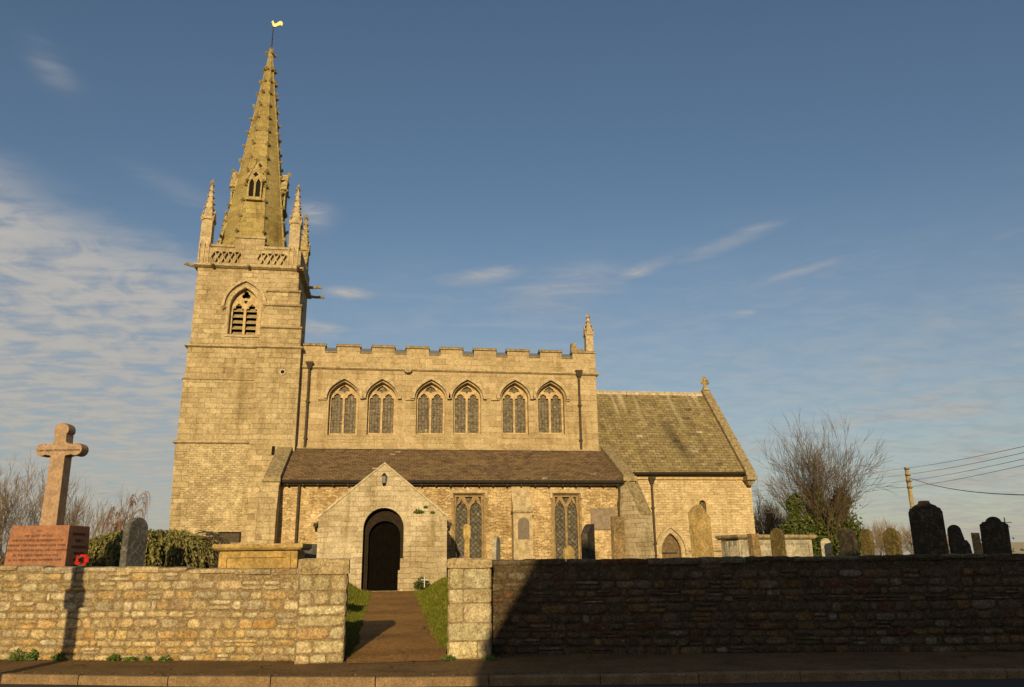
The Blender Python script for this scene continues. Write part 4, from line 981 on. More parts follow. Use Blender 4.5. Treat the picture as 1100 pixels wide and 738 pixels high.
def rubble_wall(name, p0, p1, ztop, seed, pal_of, mortar, dep, thick=.42, hr=(.10, .19), lr=(.18, .52), flush=.012, cap=(.07, .12), mcol=(.42, .32, .185)):
    rg = random.Random(seed); L, P = frame(p0, p1)
    mb = MB(); n = max(2, int(L / .5))
    vs = []
    for i in range(n + 1):
        u = L * i / n; zt = ztop(u) - .05
        vs += [P(u, flush * 0, -.25), P(u, 0, zt), P(u, -thick, zt), P(u, -thick, -.25)]
    fs = []
    for i in range(n):
        for k in range(4): a = i * 4 + k; b = i * 4 + (k + 1) % 4; fs.append((a, b, b + 4, a + 4))
    fs += [(0, 1, 2, 3), (n * 4 + 3, n * 4 + 2, n * 4 + 1, n * 4)]
    mb.add(vs, fs); wall = mb.build(name, mortar)
    st = MB(); st.usec = True; st.mortar = mcol
    z = -.02; zmax = max(ztop(0), ztop(L)) - .06
    while z < zmax:
        h = rg.uniform(*hr); frac = z / zmax; u = rg.uniform(-.2, 0)
        ph = rg.uniform(0, 6)
        while u < L - .03:
            l = rg.uniform(*lr) * (1.0 if rg.random() > .15 else .5); l = min(l, L - u) if u + l > L - .1 else l
            uc = u + l / 2; zo = .012 * sin(uc * 1.3 + ph)
            hh = h * rg.uniform(.82, 1.04)
            if 0 < uc < L and z + h / 2 + zo + hh / 2 < ztop(uc) - .07:
                st.cur = pick(rg, pal_of(uc, frac, rg))
                if rg.random() < .16 and l > .2:     # two thin stones instead of one
                    stone(st, rg, P, uc, z + h * .26 + zo, l - .02, hh * .44, rg.uniform(*dep)); st.cur = pick(rg, pal_of(uc, frac, rg))
                    stone(st, rg, P, uc, z + h * .76 + zo, l - .02, hh * .44, rg.uniform(*dep))
                else: stone(st, rg, P, uc, z + h / 2 + zo, l - rg.uniform(.012, .04), hh - .012, rg.uniform(*dep), 12, rg.uniform(3, 6))
            u += l
        z += h
    st.build('rubble_facing', MAT['wallstone'], wall, smooth=True)
    # thin irregular capping stones
    cp = MB(); cp.usec = True; u = 0
    while u < L - .05:
        l = min(rg.uniform(.35, 1.0), L - u); zt = ztop(u + l / 2); t0 = rg.uniform(*cap); j = lambda: rg.uniform(-.012, .012)
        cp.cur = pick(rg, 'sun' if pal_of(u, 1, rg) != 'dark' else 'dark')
        v0 = rg.uniform(.02, .06); m = 6; rings = []
        for i in range(m + 1):
            uu = u + .006 + (l - .012) * i / m; e = .012 if i in (0, m) else 0
            rings.append([P(uu, v0 - .015 + j() - e, zt - t0), P(uu, v0 + j() - e, zt - t0 * .6), P(uu, v0 - .012 + j() - e, zt - .015 + j() * .6 - e), P(uu, -.12, zt + j() * .8 - e), P(uu, -.3, zt + j() * .8 - e), P(uu, -thick - .02, zt - .03 - e), P(uu, -thick - .02, zt - t0)])
        cp.loft(rings); u += l
    cp.build('capping_stones', MAT['wallstone'], wall)
    return wall
LP0, LP1 = (-16.0, 19.34), (-1.55, 15.015)
def ltop(u): return 1.66 - .11 * max(0, (u - 9.5)) / 5.6 + .012 * sin(u * 2.2)
lw_ = rubble_wall('churchyard_wall', LP0, LP1, ltop, 3, lambda u, f, rg: ('orange' if f < .36 and rg.random() < .75 else 'sun'), MAT['mortar'], (.012, .032))
tag(lw_, 'sunlit rubble stone boundary wall left of the path, below the granite cross', 'wall')
RP0, RP1 = (1.76, 15.18), (20.0, 11.31)
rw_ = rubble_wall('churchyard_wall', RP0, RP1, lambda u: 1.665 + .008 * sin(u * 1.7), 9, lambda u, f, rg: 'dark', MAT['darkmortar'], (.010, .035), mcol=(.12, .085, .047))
tag(rw_, 'long shadowed rubble stone wall right of the gateway, headstones showing over it', 'wall')

def pier(p0, p1, ztop, caph, seed, label, ashl):
    """gate pier: face from p0 to p1 plus its sides, with a big cap stone"""
    rg = random.Random(seed); L, P = frame(p0, p1); dpt = .85
    mb = MB(); vs = [P(0, 0, -.2), P(L, 0, -.2), P(L, -dpt, -.2), P(0, -dpt, -.2), P(0, 0, ztop - caph), P(L, 0, ztop - caph), P(L, -dpt, ztop - caph), P(0, -dpt, ztop - caph)]
    mb.add(vs, [(0, 1, 5, 4), (1, 2, 6, 5), (2, 3, 7, 6), (3, 0, 4, 7), (4, 5, 6, 7)]); o = mb.build('gate_pier', MAT['mortar'])
    st = MB(); st.usec = True; st.mortar = (.30, .22, .12)
    faces = [(lambda u, v, z: P(u, v, z), L), (lambda u, v, z: P(L + v, -u, z), dpt), (lambda u, v, z: P(-v, u - dpt, z), dpt)]
    for fi, (Q, W) in enumerate(faces):
        z = 0.0; zt = ztop - caph; rg2 = random.Random(seed)
        while z < zt - .05:
            h = min(rg2.uniform(*((.20, .36) if ashl else (.13, .26))), zt - z)
            if zt - z - h < .09: h = zt - z
            r = rg.random(); cuts = [0, W]
            if W > .6 and r < .72: cuts = [0, W * rg.choice((.35, .55, .68)), W]
            if not ashl and W > .6 and r < .3: cuts = [0, W * .3, W * .66, W]
            for a, b in zip(cuts, cuts[1:]):
                st.cur = pick(rg, 'pier' if (ashl or rg.random() < .7) else 'sun')
                stone(st, rg, Q, (a + b) / 2, z + h / 2, b - a - .014, h - .014, rg.uniform(.012, .022) if ashl else rg.uniform(.008, .03), 20, 14 if ashl else 7, ashl)
            z += h
    st.build('pier_stones', MAT['wallstone'], o, smooth=True)
    cp = MB(); e = .035; z0 = ztop - caph; m = 8; cp.usec = True; cp.cur = (.50, .375, .205)
    rings = []
    for i in range(m + 1):
        u = -e + (L + 2 * e) * i / m; j = lambda: rg.uniform(-.010, .010); en = .014 if i in (0, m) else 0
        rings.append([P(u, e - en, z0 + .004 + en), P(u, e + .012 + j() - en, z0 + caph * .5 + j()), P(u, e - .006 + j(), ztop - .03 + j() - en), P(u, e - .05, ztop + j() * .6 - en), P(u, -dpt * .5, ztop + j() * .6 - en), P(u, -dpt - e + .03, ztop - en), P(u, -dpt - e, ztop - .03), P(u, -dpt - e, z0 + .004)])
    cp.loft(rings); cp.build('cap_stone', MAT['wallstone'], o)
    return tag(o, label, 'gate pier')
pier((-1.53, 14.55), (-.73, 14.574), 1.72, .27, 21, 'rough stone gate pier left of the path under a thick cap slab', False)
pier((1.07, 14.60), (1.80, 14.51), 1.70, .18, 33, 'squared block gate pier right of the path at the sunlit end of the dark wall', True)

# ------------------------------------------------------------------ war memorial cross
MX, MY, MRZ = -6.92, 17.22, R(-12)
mem = tag(empty('memorial_cross', (MX, MY, .85), MRZ), 'pink granite war memorial cross on an inscribed block behind the left wall', 'memorial')
b = MB(); b.loft([[(-.66, -.02, 0), (.66, -.02, 0), (.66, .80, 0), (-.66, .80, 0)], [(-.60, .03, 1.59), (.60, .03, 1.59), (.60, .75, 1.59), (-.60, .75, 1.59)]])
base = b.build('pedestal', MAT['granite'], mem, bevel=.02)
def cross_outline():
    pts = []
    zb, zc, zt = 1.56, 3.14, 3.70; w0, w1 = .178, .138
    pts += [(w0, zb), (w1 + .01, zc - .14)]
    def lobe(cx, cz, r, a0, a1, n=12): return [(cx + r * cos(R(a0 + (a1 - a0) * i / n)), cz + r * sin(R(a0 + (a1 - a0) * i / n))) for i in range(n + 1)]
    arm = [(.17, zc - .125), (.30, zc - .105)] + lobe(.365, zc, .132, -118, 118) + [(.30, zc + .105), (.17, zc + .125), (w1 - .01, zc + .16)]
    top = [(w1 - .02, zt - .22)] + lobe(0, zt - .15, .155, -25, 205)
    pts += arm + top
    pts += [(-x, z) for x, z in (arm[::-1])] + [(-w1 - .02, zc - .14), (-w0, zb)]
    return pts
c = MB(); c.prism_xz(cross_outline(), .25, .51)
c.build('cross', MAT['crossstone'], mem, bevel=.014)
def text(body, size, loc, rot, parent, name, mat, ex=.002):
    cu = bpy.data.curves.new('t', 'FONT'); cu.body = body; cu.size = size; cu.align_x = 'CENTER'; cu.align_y = 'CENTER'; cu.extrude = ex; cu.resolution_u = 2
    ob = bpy.data.objects.new('t', cu); COL.objects.link(ob); dg = bpy.context.evaluated_depsgraph_get()
    me = bpy.data.meshes.new_from_object(ob.evaluated_get(dg)); bpy.data.objects.remove(ob); bpy.data.curves.remove(cu)
    me.name = name; me.transform(Matrix.LocRotScale(Vector(loc), rot, None)); me.materials.clear(); me.materials.append(mat)
    o = bpy.data.objects.new(name, me); COL.objects.link(o); o.parent = parent; return o
from mathutils import Euler
tiltx = math.atan2(.05, 1.59)
LN = [('TO', 1.475, .060), ('THE GLORY OF GOD', 1.385, .060), ('AND IN LOVING REMEMBRANCE OF', 1.295, .062), ('MEN OF THIS PARISH WHO GAVE THEIR', 1.20, .062),
      ('LIVES FOR FREEDOM, KING, AND COUNTRY', 1.105, .060), ('IN THE GREAT WAR 1914-1918', 1.01, .064), ('AT ALL TIMES WE WILL REMEMBER THEM', .92, .056)]
for body, z, sz in LN:
    y = -.02 + .05 * z / 1.59 - .004
    text(body, sz * 1.05, (0, y, z), Euler((R(90) - tiltx, 0, 0)), base, 'inscription', MAT['letter'], .003)
text('THEIR NAME LIVETH FOR EVERMORE', .056, (0, .246, 3.12), Euler((R(90), 0, 0)), mem, 'cross_inscription', MAT['letter'], .003)
for i in range(6):                                             # worn, unreadable lines on the shaded side
    mk = MB(); z = 1.40 - i * .125; rr = random.Random(i); y = .38 - rr.uniform(.12, .24)
    while y < .38 + rr.uniform(.10, .22):
        l = rr.uniform(.02, .06); mk.box(.66 - .06 * z / 1.59 - .004, .66 - .06 * z / 1.59 + .004, y, y + l, z, z + .05); y += l + .02
    mk.build('worn_line', MAT['letter'], base)

# poppy wreath leaning on the memorial
pw = at(87, 602, 16.83)
wr = tag(empty('poppy_wreath', (pw.x, 16.86, 1.655)), 'red poppy wreath propped on the wall top beside the granite pedestal', 'wreath')
ring = MB(); ring.tube([(.15 * cos(a), 0, .15 + .15 * sin(a)) for a in frange(0, 2 * pi, 18)], .035, 6); ring.xform(Matrix.Rotation(R(-20), 4, 'X')); ring.build('wreath_ring', MAT['ivy'], wr); wr.scale = (.62,) * 3
for k in range(26):
    a = rnd.uniform(0, 2 * pi); r_ = .15 + rnd.uniform(-.05, .04); f = MB()
    cx_, cz_ = r_ * cos(a), .15 + r_ * sin(a); vs = [(cx_, -.075, cz_)] + [(cx_ + .042 * cos(t) * rnd.uniform(.8, 1.2), -.05 + rnd.uniform(-.015, .015), cz_ + .042 * sin(t)) for t in frange(0, 2 * pi, 7)[:-1]]
    f.add(vs, [(0, i, i % 7 + 1) for i in range(1, 8)]); f.xform(Matrix.Rotation(R(-20), 4, 'X')); f.build('poppy', MAT['red'], wr, recalc=False)

# ------------------------------------------------------------------ headstones and tombs
def prof(kind, wd, h):
    hw = wd / 2
    arc = lambda cx, cz, r, a0, a1, n=10, e=1.0: [(cx + r * cos(R(a0 + (a1 - a0) * i / n)), cz + e * r * sin(R(a0 + (a1 - a0) * i / n))) for i in range(n + 1)]
    if kind == 'round': return [(-hw, 0), (hw, 0)] + arc(0, h - hw, hw, 0, 180, 14)
    if kind == 'flat': return [(-hw, 0), (hw, 0), (hw, h - .01), (-hw, h)]
    if kind == 'low_round': return [(-hw, 0), (hw, 0)] + arc(0, h - hw * .5, hw, 0, 180, 12, .5)
    if kind == 'pointed': return [(-hw, 0), (hw, 0)] + bez((hw, h - hw * 1.1), (hw * .95, h - hw * .35), (0, h), 7) + bez((0, h), (-hw * .95, h - hw * .35), (-hw, h - hw * 1.1), 7)[1:]
    if kind == 'shoulder':
        r = hw * .56; return [(-hw, 0), (hw, 0), (hw, h - hw * .62), (hw * .86, h - hw * .56), (hw * .80, h - hw * .44), (r, h - hw * .40)] + arc(0, h - r * .86, r, -5, 185, 10, .86) + [(-r, h - hw * .40), (-hw * .80, h - hw * .44), (-hw * .86, h - hw * .56), (-hw, h - hw * .62)]
    if kind == 'ornate':
        rt = [(hw, h - hw * .72), (hw * .94, h - hw * .64), (hw * .90, h - hw * .50), (hw * .74, h - hw * .44), (hw * .66, h - hw * .33), (hw * .46, h - hw * .24), (hw * .36, h - hw * .18), (hw * .33, h - hw * .04), (hw * .2, h)]
        return [(-hw, 0), (hw, 0)] + rt + [(-x, z) for x, z in rt[::-1]]
    if kind == 'leaning_shoulder':
        return [(-hw, 0), (hw, 0), (hw, h * .74), (hw * .8, h * .80), (hw * .62, h * .80)] + arc(-.16 * hw, h - hw * .62, hw * .66, 10, 170, 10, .94) + [(-hw, h * .76)]
    if kind == 'slant': return [(-hw, 0), (hw, 0), (hw, h)] + bez((hw, h), (0, h + .02), (-hw, h - hw * .9), 6)[1:]
    if kind == 'peak': return [(-hw, 0), (hw, 0), (hw, h - hw * .95), (hw * .1, h), (-hw * .2, h - .02), (-hw, h - hw * .55)]
HS = []
def headstone(kind, px0, px1, ptop, Y, rz, mat, label, th=.11, lean=0.0, gz=None, wscale=1.0, group='headstones in the churchyard'):
    pc_ = at((px0 + px1) / 2, ptop, Y); pl = at(px0, ptop, Y); prr = at(px1, ptop, Y)
    dirv = Vector((pc_.x, pc_.y, 0)).normalized(); nv = Vector((sin(R(rz)), -cos(R(rz)), 0)); ev = Vector((nv.y, -nv.x, 0))
    side = Vector((dirv.y, -dirv.x, 0)); app = abs((prr - pl).dot(side))
    wd = (app - th * abs(nv.dot(side))) / max(.25, abs(Vector((cos(R(rz)), sin(R(rz)), 0)).dot(side))) * wscale
    z0 = .75 if gz is None else gz; h = pc_.z - z0
    o = MB().prism_xz(prof(kind, wd, h), -th / 2, th / 2).build('headstone', MAT[mat], bevel=.012)
    o.location = (pc_.x, pc_.y, z0); o.rotation_euler = (0, R(lean), R(rz))
    return tag(o, label, 'headstone', group)
headstone('round', 134, 161, 556, 18.2, 62, 'hs_grey', 'dark grey round-topped headstone in front of the weeping shrub, its edge sunlit', .17)
headstone('flat', 324, 341, 584, 18.5, 25, 'hs_grey', 'small flat dark slate headstone behind the right end of the ochre table tomb', .16)
headstone('round', 527.5, 537.5, 576, 22, 70, 'hs_pale', 'thin pale leaning headstone seen nearly edge-on between window and buttress', .12, 3)
headstone('pointed', 604.5, 617, 586, 24, 20, 'hs_gold', 'low golden pointed headstone at the foot of the right aisle window', .12)
headstone('slant', 623.5, 638.5, 562.5, 18.5, 58, 'hs_dark', 'narrow dark slant-topped headstone below the grey notice board', .16)
headstone('flat', 654.5, 669.5, 555, 21, 25, 'hs_brown', 'tall flat-topped brown slab headstone before the corner buttress', .14, 1)
headstone('peak', 740.5, 764, 542, 20.6, 30, 'hs_gold', 'tall golden peaked headstone leaning in front of the chancel lancet', .15, -2.5)
headstone('round', 783, 792, 586, 21, 30, 'hs_pale', 'very small round headstone by the left end of the chest tomb', .12)
headstone('flat', 804.5, 817.5, 573, 20.5, 15, 'hs_brown', 'rough lumpy brown headstone standing before the chest tomb end', .2, -3)
headstone('pointed', 826, 842, 567, 20, -62, 'hs_olive', 'olive lichened pointed headstone in front of the chest tomb front', .14)
headstone('round', 880, 892, 578, 20.5, -20, 'hs_pale', 'small pale round headstone at the right end of the chest tomb', .12)
headstone('low_round', 899, 919, 568, 19.2, -70, 'hs_dark', 'dark low-rounded headstone below the ivy-clad tree, a lit rim at its right', .13)
headstone('round', 922.5, 937, 568.5, 20.5, -66, 'hs_olive', 'narrow olive round-headed headstone, second right of the ivy-clad tree', .13)
headstone('shoulder', 947, 966, 567, 20.5, -66, 'hs_olive', 'yellow-olive shouldered headstone beside the tallest dark headstone', .14)
headstone('ornate', 973.5, 1010.5, 538, 15.6, -35, 'hs_dark', 'tallest black headstone with stepped ornate head below the utility pole', .14, 0, .6)
headstone('leaning_shoulder', 1022, 1045, 563, 15.3, -35, 'hs_dark', 'black headstone tilted to the left, with a round head', .13, -5, .6)
headstone('flat', 1042.5, 1052, 572, 17.5, -45, 'hs_brown', 'thin square-topped brown headstone half hidden behind the black shouldered one', .12)
headstone('shoulder', 1047, 1078, 555, 15.2, -35, 'hs_dark', 'black shouldered headstone with a domed top nearest the right edge', .13, 2, .6)
# small stone cross monument before the aisle window
pcx = at(501.5, 563, 26); cm = MB()
cm.box(-.10, .10, -.08, .08, 0, pcx.z - .55); cm.box(-.15, .15, -.09, .09, pcx.z - .55 - .9 + .75, pcx.z - .75); cm.frustum(0, 0, pcx.z - .76, pcx.z - .70, .15, .10)
cm = MB(); hh = pcx.z - .75
cm.loft([[(-.17, -.1, 0), (.17, -.1, 0), (.17, .1, 0), (-.17, .1, 0)], [(-.11, -.08, hh - .52), (.11, -.08, hh - .52), (.11, .08, hh - .52), (-.11, .08, hh - .52)], [(-.17, -.12, hh - .42), (.17, -.12, hh - .42), (.17, .12, hh - .42), (-.17, .12, hh - .42)],
         [(-.17, -.12, hh - .06), (.17, -.12, hh - .06), (.17, .12, hh - .06), (-.17, .12, hh - .06)], [(-.08, -.06, hh), (.08, -.06, hh), (.08, .06, hh), (-.08, .06, hh)]])
cm.xform(Matrix.Diagonal((.68, .68, 1, 1)))
cmo = cm.build('pillar_monument', MAT['hs_gold'], bevel=.01); cmo.location = (pcx.x, 26, .75)
tag(cmo, 'slender golden pillar monument before the left aisle window', 'monument')

def chest_tomb(name, p_l, p_r, Y, rz, zt, label, mat, panels, dep=.95, z0=.7):
    a = at(*p_l, Y); b_ = at(*p_r, Y); cx_ = (a.x + b_.x) / 2; L = abs(b_.x - a.x) / cos(R(rz)); zt = (a.z + b_.z) / 2 if zt is None else zt
    o = tag(empty(name, (cx_, Y, z0), R(rz)), label, 'tomb'); H = zt - z0
    s = MB(); s.loft([[(-L / 2 + .05, .05, H - .13), (L / 2 - .05, .05, H - .13), (L / 2 - .05, dep - .05, H - .13), (-L / 2 + .05, dep - .05, H - .13)], [(-L / 2, 0, H - .08), (L / 2, 0, H - .08), (L / 2, dep, H - .08), (-L / 2, dep, H - .08)], [(-L / 2, 0, H), (L / 2, 0, H), (L / 2, dep, H), (-L / 2, dep, H)]])
    s.build('top_slab', MAT['dressgrey'] if mat != 'tombstone' else MAT['hs_gold'], o, bevel=.02)
    bb = MB(); bb.box(-L / 2 + .12, L / 2 - .12, .12, dep - .12, 0, H - .14); body = bb.build('chest', MAT[mat], o, bevel=.015)
    for x0, x1 in panels:
        fr_ = MB(); X0 = -L / 2 + L * x0; X1 = -L / 2 + L * x1
        plate(fr_, [(X0, .05), (X1, .05), (X1, H - .17), (X0, H - .17)], [[(X0 + .10, .15), (X1 - .10, .15), (X1 - .10, H - .27), (X0 + .10, H - .27)]], .085, .125); fr_.build('panel_frame', MAT[mat], o)
    ed = MB()
    for y in (.18, .42, .66): ed.box(-L / 2 + .095, -L / 2 + .13, y, y + .12, .05, H - .18)
    ed.build('end_pilaster', MAT[mat], o)
    return o
chest_tomb('table_tomb', (227, 585), (326, 583), 16.9, -6, None, 'ochre table tomb with overhanging slab behind the left wall', 'tombstone', [(.10, .86)])
chest_tomb('chest_tomb', (787, 577), (884, 571.5), 23, 14, None, 'pale chest tomb with grey slab, right of the chancel behind the dark wall', 'hs_pale', [(.06, .5), (.5, .94)], 1.1)
# ------------------------------------------------------------------ plants
def leaf(mb, p, size, rg, up=.3, n=None, t=None):
    p = Vector(p)
    n = n or Vector((rg.gauss(0, 1), rg.gauss(0, 1), rg.gauss(0, 1) + up)).normalized()
    if t is None: t = n.cross(Vector((rg.gauss(0, 1), rg.gauss(0, 1), rg.gauss(0, 1)))).normalized()
    else: n = t.cross(n).normalized()
    b = n.cross(t)
    mb.add([p - t * size, p + b * size * .55, p + t * size * 1.1, p - b * size * .55], [(0, 1, 2, 3)])
def branch(tw, rg, p, d, length, rad, depth, opts, tips, segs=4):
    pts = [p.copy()]; rads = [rad]; q = p.copy(); dd = d.copy()
    for i in range(segs):
        dd = (dd + Vector((rg.gauss(0, opts['wob']), rg.gauss(0, opts['wob']), rg.gauss(0, opts['wob']) + opts['up'] * (1 if depth > 0 else .6)))).normalized()
        q = q + dd * length / segs; pts.append(q.copy()); rads.append(rad * (1 - .62 * (i + 1) / segs))
    tw[0 if depth >= opts['split'] else 1].tube(pts, rads, 5 if depth >= opts['split'] else 3)
    if depth == 0: tips.append(q); return
    nb = opts['n'][depth]
    for k in range(nb):
        f = rg.uniform(.25, 1.0) if k else 1.0; i = min(int(f * segs), segs - 1); t = f * segs - i; o = pts[i].lerp(pts[i + 1], t)
        base = (pts[i + 1] - pts[i]).normalized(); a = rg.uniform(*opts['ang'])
        u = base.cross(Vector((rg.gauss(0, 1), rg.gauss(0, 1), rg.gauss(0, 1)))).normalized()
        nd = (base * cos(a) + u * sin(a)).normalized()
        r = max(opts['rmin'], (rads[i] + (rads[i + 1] - rads[i]) * t) * rg.uniform(.5, .72))
        branch(tw, rg, o, nd, length * rg.uniform(*opts['len']), r, depth - 1, opts, tips)
def bare_tree(loc, height, seed, label, group, stems=1, spread=.3, depth=4, n=(0, 5, 5, 5, 5), ang=(.3, .75), rmin=.008, trunk=.16, mats=('bark', 'twig'), up=.10, name='bare_tree', wob=.09, l0=.42, ln=(.55, .8), squeeze=1.0):
    rg = random.Random(seed); o = tag(empty(name, loc), label, 'tree', group); tw = [MB(), MB()]; tips = []
    opts = dict(n=n, ang=ang, len=ln, wob=wob, up=up, rmin=rmin, split=depth - 1)
    for s in range(stems):
        a = 2 * pi * s / stems + rg.uniform(-.3, .3); sp = spread * rg.uniform(.5, 1.1) if stems > 1 else .04
        branch(tw, rg, Vector((rg.uniform(-.1, .1) * (stems > 1), rg.uniform(-.1, .1) * (stems > 1), 0)), Vector((cos(a) * sp, sin(a) * sp, 1)).normalized(), height * l0, trunk * rg.uniform(.7, 1), depth, opts, tips, 5)
    for m_ in tw: m_.xform(Matrix.Diagonal((squeeze, squeeze, 1, 1)))
    tw[0].build('trunk', MAT[mats[0]], o, recalc=False); tw[1].build('crown', MAT[mats[1]], o, recalc=False)
    return o, tips
# the bare multi-stemmed tree with ivy right of the chancel
tp = at(886, 600, 46)
tree, _ = bare_tree((tp.x, 46, .3), 8.9, 12, 'bare spreading tree with dark ivy climbing its stems, right of the chancel', None, 11, .52, 4, (0, 4, 4, 4, 5), (.2, .60), .011, .17, up=.045, l0=.43, wob=.085, squeeze=.80)
rg = random.Random(5); iv = MB()
blobs = [(x, z, .7) for x, z in ((-2.0, 4.6), (-1.9, 3.6), (-1.6, 2.6), (-.3, 4.9), (.0, 4.0), (.2, 3.0), (1.3, 4.8), (1.2, 3.9), (1.5, 3.0))]
blobs += [(rg.uniform(-2.1, 1.9), rg.uniform(.5, 3.2), 1.0) for _ in range(26)] + [(rg.choice((-1.9, -.2, 1.3)) + rg.gauss(0, .3), rg.uniform(3, 5.3), .6) for _ in range(14)]
for (cx_, cz_, k_) in blobs:
    cy_ = -.3 + rg.gauss(0, .25); rx = rg.uniform(.35, .62) * k_; rz_ = rg.uniform(.45, .9) * k_; nn = int(900 * k_)
    for _ in range(nn):
        leaf(iv, (cx_ + rg.gauss(0, rx * .62), cy_ + rg.gauss(0, rx * .5), max(.1, cz_ + rg.gauss(0, rz_ * .60))), rg.uniform(.06, .125), rg)
iv.build('ivy', MAT['ivy'], tree, recalc=False)
def spot(px, Y): p = at(px, 600, Y); return (p.x, Y, 0)
bare_tree(spot(822, 55), 5.6, 31, 'twiggy bare bush-like tree against the chancel gable corner', 'bare trees beyond the churchyard', 7, .8, 3, (0, 7, 7, 6), (.2, .6), .012, .07, l0=.5)
bare_tree(spot(838, 62), 5.2, 32, 'low twiggy bare tree left of the ivy-clad tree', 'bare trees beyond the churchyard', 6, .8, 3, (0, 7, 7, 6), (.2, .6), .012, .07, l0=.5)
for i, (px, Y, h, lb) in enumerate(((925, 95, 5.5, 'far hazy bare tree just right of the ivy-clad tree'), (946, 100, 6.6, 'far bare tree behind the olive headstones'), (962, 105, 6.4, 'far bare tree left of the utility pole foot'),
                                    (990, 100, 6.5, 'far bare tree hidden behind the tallest black headstone'), (1020, 110, 5.6, 'far bare tree behind the tilted black headstone'))):
    bare_tree(spot(px, Y), h, 50 + i, lb, 'bare trees beyond the churchyard', 5, .6, 3, (0, 5, 6, 6), (.2, .6), .018, .10, mats=('bark', 'hazetwig'), l0=.45)
for i, (px, Y, h, st, lb) in enumerate(((-12, 60, 8.6, 6, 'bare tree cut by the left edge of the photo'), (18, 62, 8.6, 7, 'bushy bare tree left of the cross shaft'), (52, 66, 8.0, 6, 'bare tree directly behind the granite cross shaft'), (88, 62, 6.6, 6, 'low bare tree right of the granite cross'))):
    bare_tree(spot(px, Y), h, 70 + i, lb, 'bare trees beyond the churchyard', st, .6, 4, (0, 3, 4, 4, 3), (.2, .55), .012, .09, mats=('bark', 'hazetwig'), l0=.42)
def birch():
    loc = spot(126, 58); rg = random.Random(4); o = tag(empty('birch_tree', loc), 'pale-stemmed weeping birch behind the weeping shrub, left of the tower', 'tree', 'bare trees beyond the churchyard')
    tk = MB(); tw = MB(); H = 6.7
    for s, (dx, hh) in enumerate(((-.35, .86), (.55, 1.0), (.1, .75))):
        pts = [Vector((0, 0, 0)), Vector((dx * .4, 0, H * .3 * hh)), Vector((dx * 1.0, .1, H * .62 * hh)), Vector((dx * 1.6, .1, H * .95 * hh))]
        tk.tube(pts, [.10, .08, .055, .02], 6)
        for k in range(46):
            f = rg.uniform(.32, 1.0); i = min(int(f * 3), 2); p = pts[i].lerp(pts[i + 1], f * 3 - i); a = rg.uniform(0, 2 * pi); L = rg.uniform(.5, 1.2) * (1.25 - .5 * f)
            q = p + Vector((cos(a) * L * .5, sin(a) * L * .5, L * .55)); e = q + Vector((cos(a) * L * .35, sin(a) * L * .35, .02))
            tw.tube([p, q, e], [.022, .014, .009], 3)
            for _ in range(6):
                b = q.lerp(e, rg.random()); l2 = rg.uniform(.5, 1.5); ang = a + rg.uniform(-.6, .6)
                tw.tube([b, b + Vector((cos(ang) * .18, sin(ang) * .18, -l2 * .35)), b + Vector((cos(ang) * .25, sin(ang) * .25, -l2))], [.012, .009, .006], 3)
    tk.build('trunk', MAT['birch'], o, recalc=False); tw.build('crown', MAT['birchtwig'], o, recalc=False)
birch()

# weeping shrub left of the tower
def weeping():
    c = at(163, 590, 21.5); rg = random.Random(8); o = tag(empty('weeping_shrub', (c.x, 21.5, .7)), 'wide evergreen shrub with drooping branches between memorial cross and tower', 'shrub')
    lf = MB(); tw = MB(); Hh = 1.83; RX, RY = 1.72, 1.5
    for s in range(1250):
        a = rg.uniform(0, 2 * pi); f = rg.uniform(.12, 1.0) ** .6
        x0, y0 = f * RX * .93 * cos(a), f * RY * .93 * sin(a)
        z0 = Hh * (1 - .20 * f ** 2.6) * rg.uniform(.93, 1.02) - .02
        L = rg.uniform(.5, 1.5); out = rg.uniform(.15, .42); p = Vector((x0, y0, z0)); prev = p
        pts = []
        for k in range(8):
            t = k / 7; pts.append(Vector((x0 + cos(a) * out * t ** .7 + rg.gauss(0, .015), y0 + sin(a) * out * t ** .7, max(0, z0 + .06 * sin(t * 2.5) - L * t ** 1.5))))
        if s % 3 == 0: tw.tube(pts, [.010] * 7 + [.004], 3)
        for k in range(24):
            tt = rg.random() * 6.99; i = int(tt); q = pts[i].lerp(pts[i + 1], tt - i); leaf(lf, q + Vector((rg.gauss(0, .02), rg.gauss(0, .02), rg.gauss(0, .02))), rg.uniform(.03, .055), rg, t=((pts[i + 1] - pts[i]).normalized() + Vector((rg.gauss(0, .35), rg.gauss(0, .35), rg.gauss(0, .25)))).normalized())
    for s in range(95):                                                # straggling sprays on the right flank
        a = rg.uniform(-.5, .5); p = Vector((RX * .78 * cos(a), RY * .7 * sin(a) - .3, Hh * rg.uniform(.55, .95))); L = rg.uniform(.5, .95)
        pts = [p + Vector((L * t, rg.gauss(0, .02), .10 * sin(t * 3) - L * .75 * t ** 1.8)) for t in frange(0, 1, 5)]
        tw.tube(pts, [.009] * 5 + [.003], 3)
        for k in range(9): t = rg.random() * 4.99; i = int(t); leaf(lf, pts[i].lerp(pts[i + 1], t - i), rg.uniform(.02, .04), rg)
    core = MB(); core.loft([[(r_ * RX * cos(t), r_ * RY * sin(t), z) for t in frange(0, 2 * pi, 20)[:-1]] for r_, z in ((.80, 0), (.82, .8), (.74, 1.3), (.5, 1.55), (.2, 1.62))])
    core.xform(Matrix.Diagonal((.85, .85, .88, 1))).build('inner_branches', MAT['bark'], o, smooth=True)
    tw.build('branches', MAT['twig'], o, recalc=False); lf.build('foliage', MAT['yew'], o, recalc=False)
weeping()

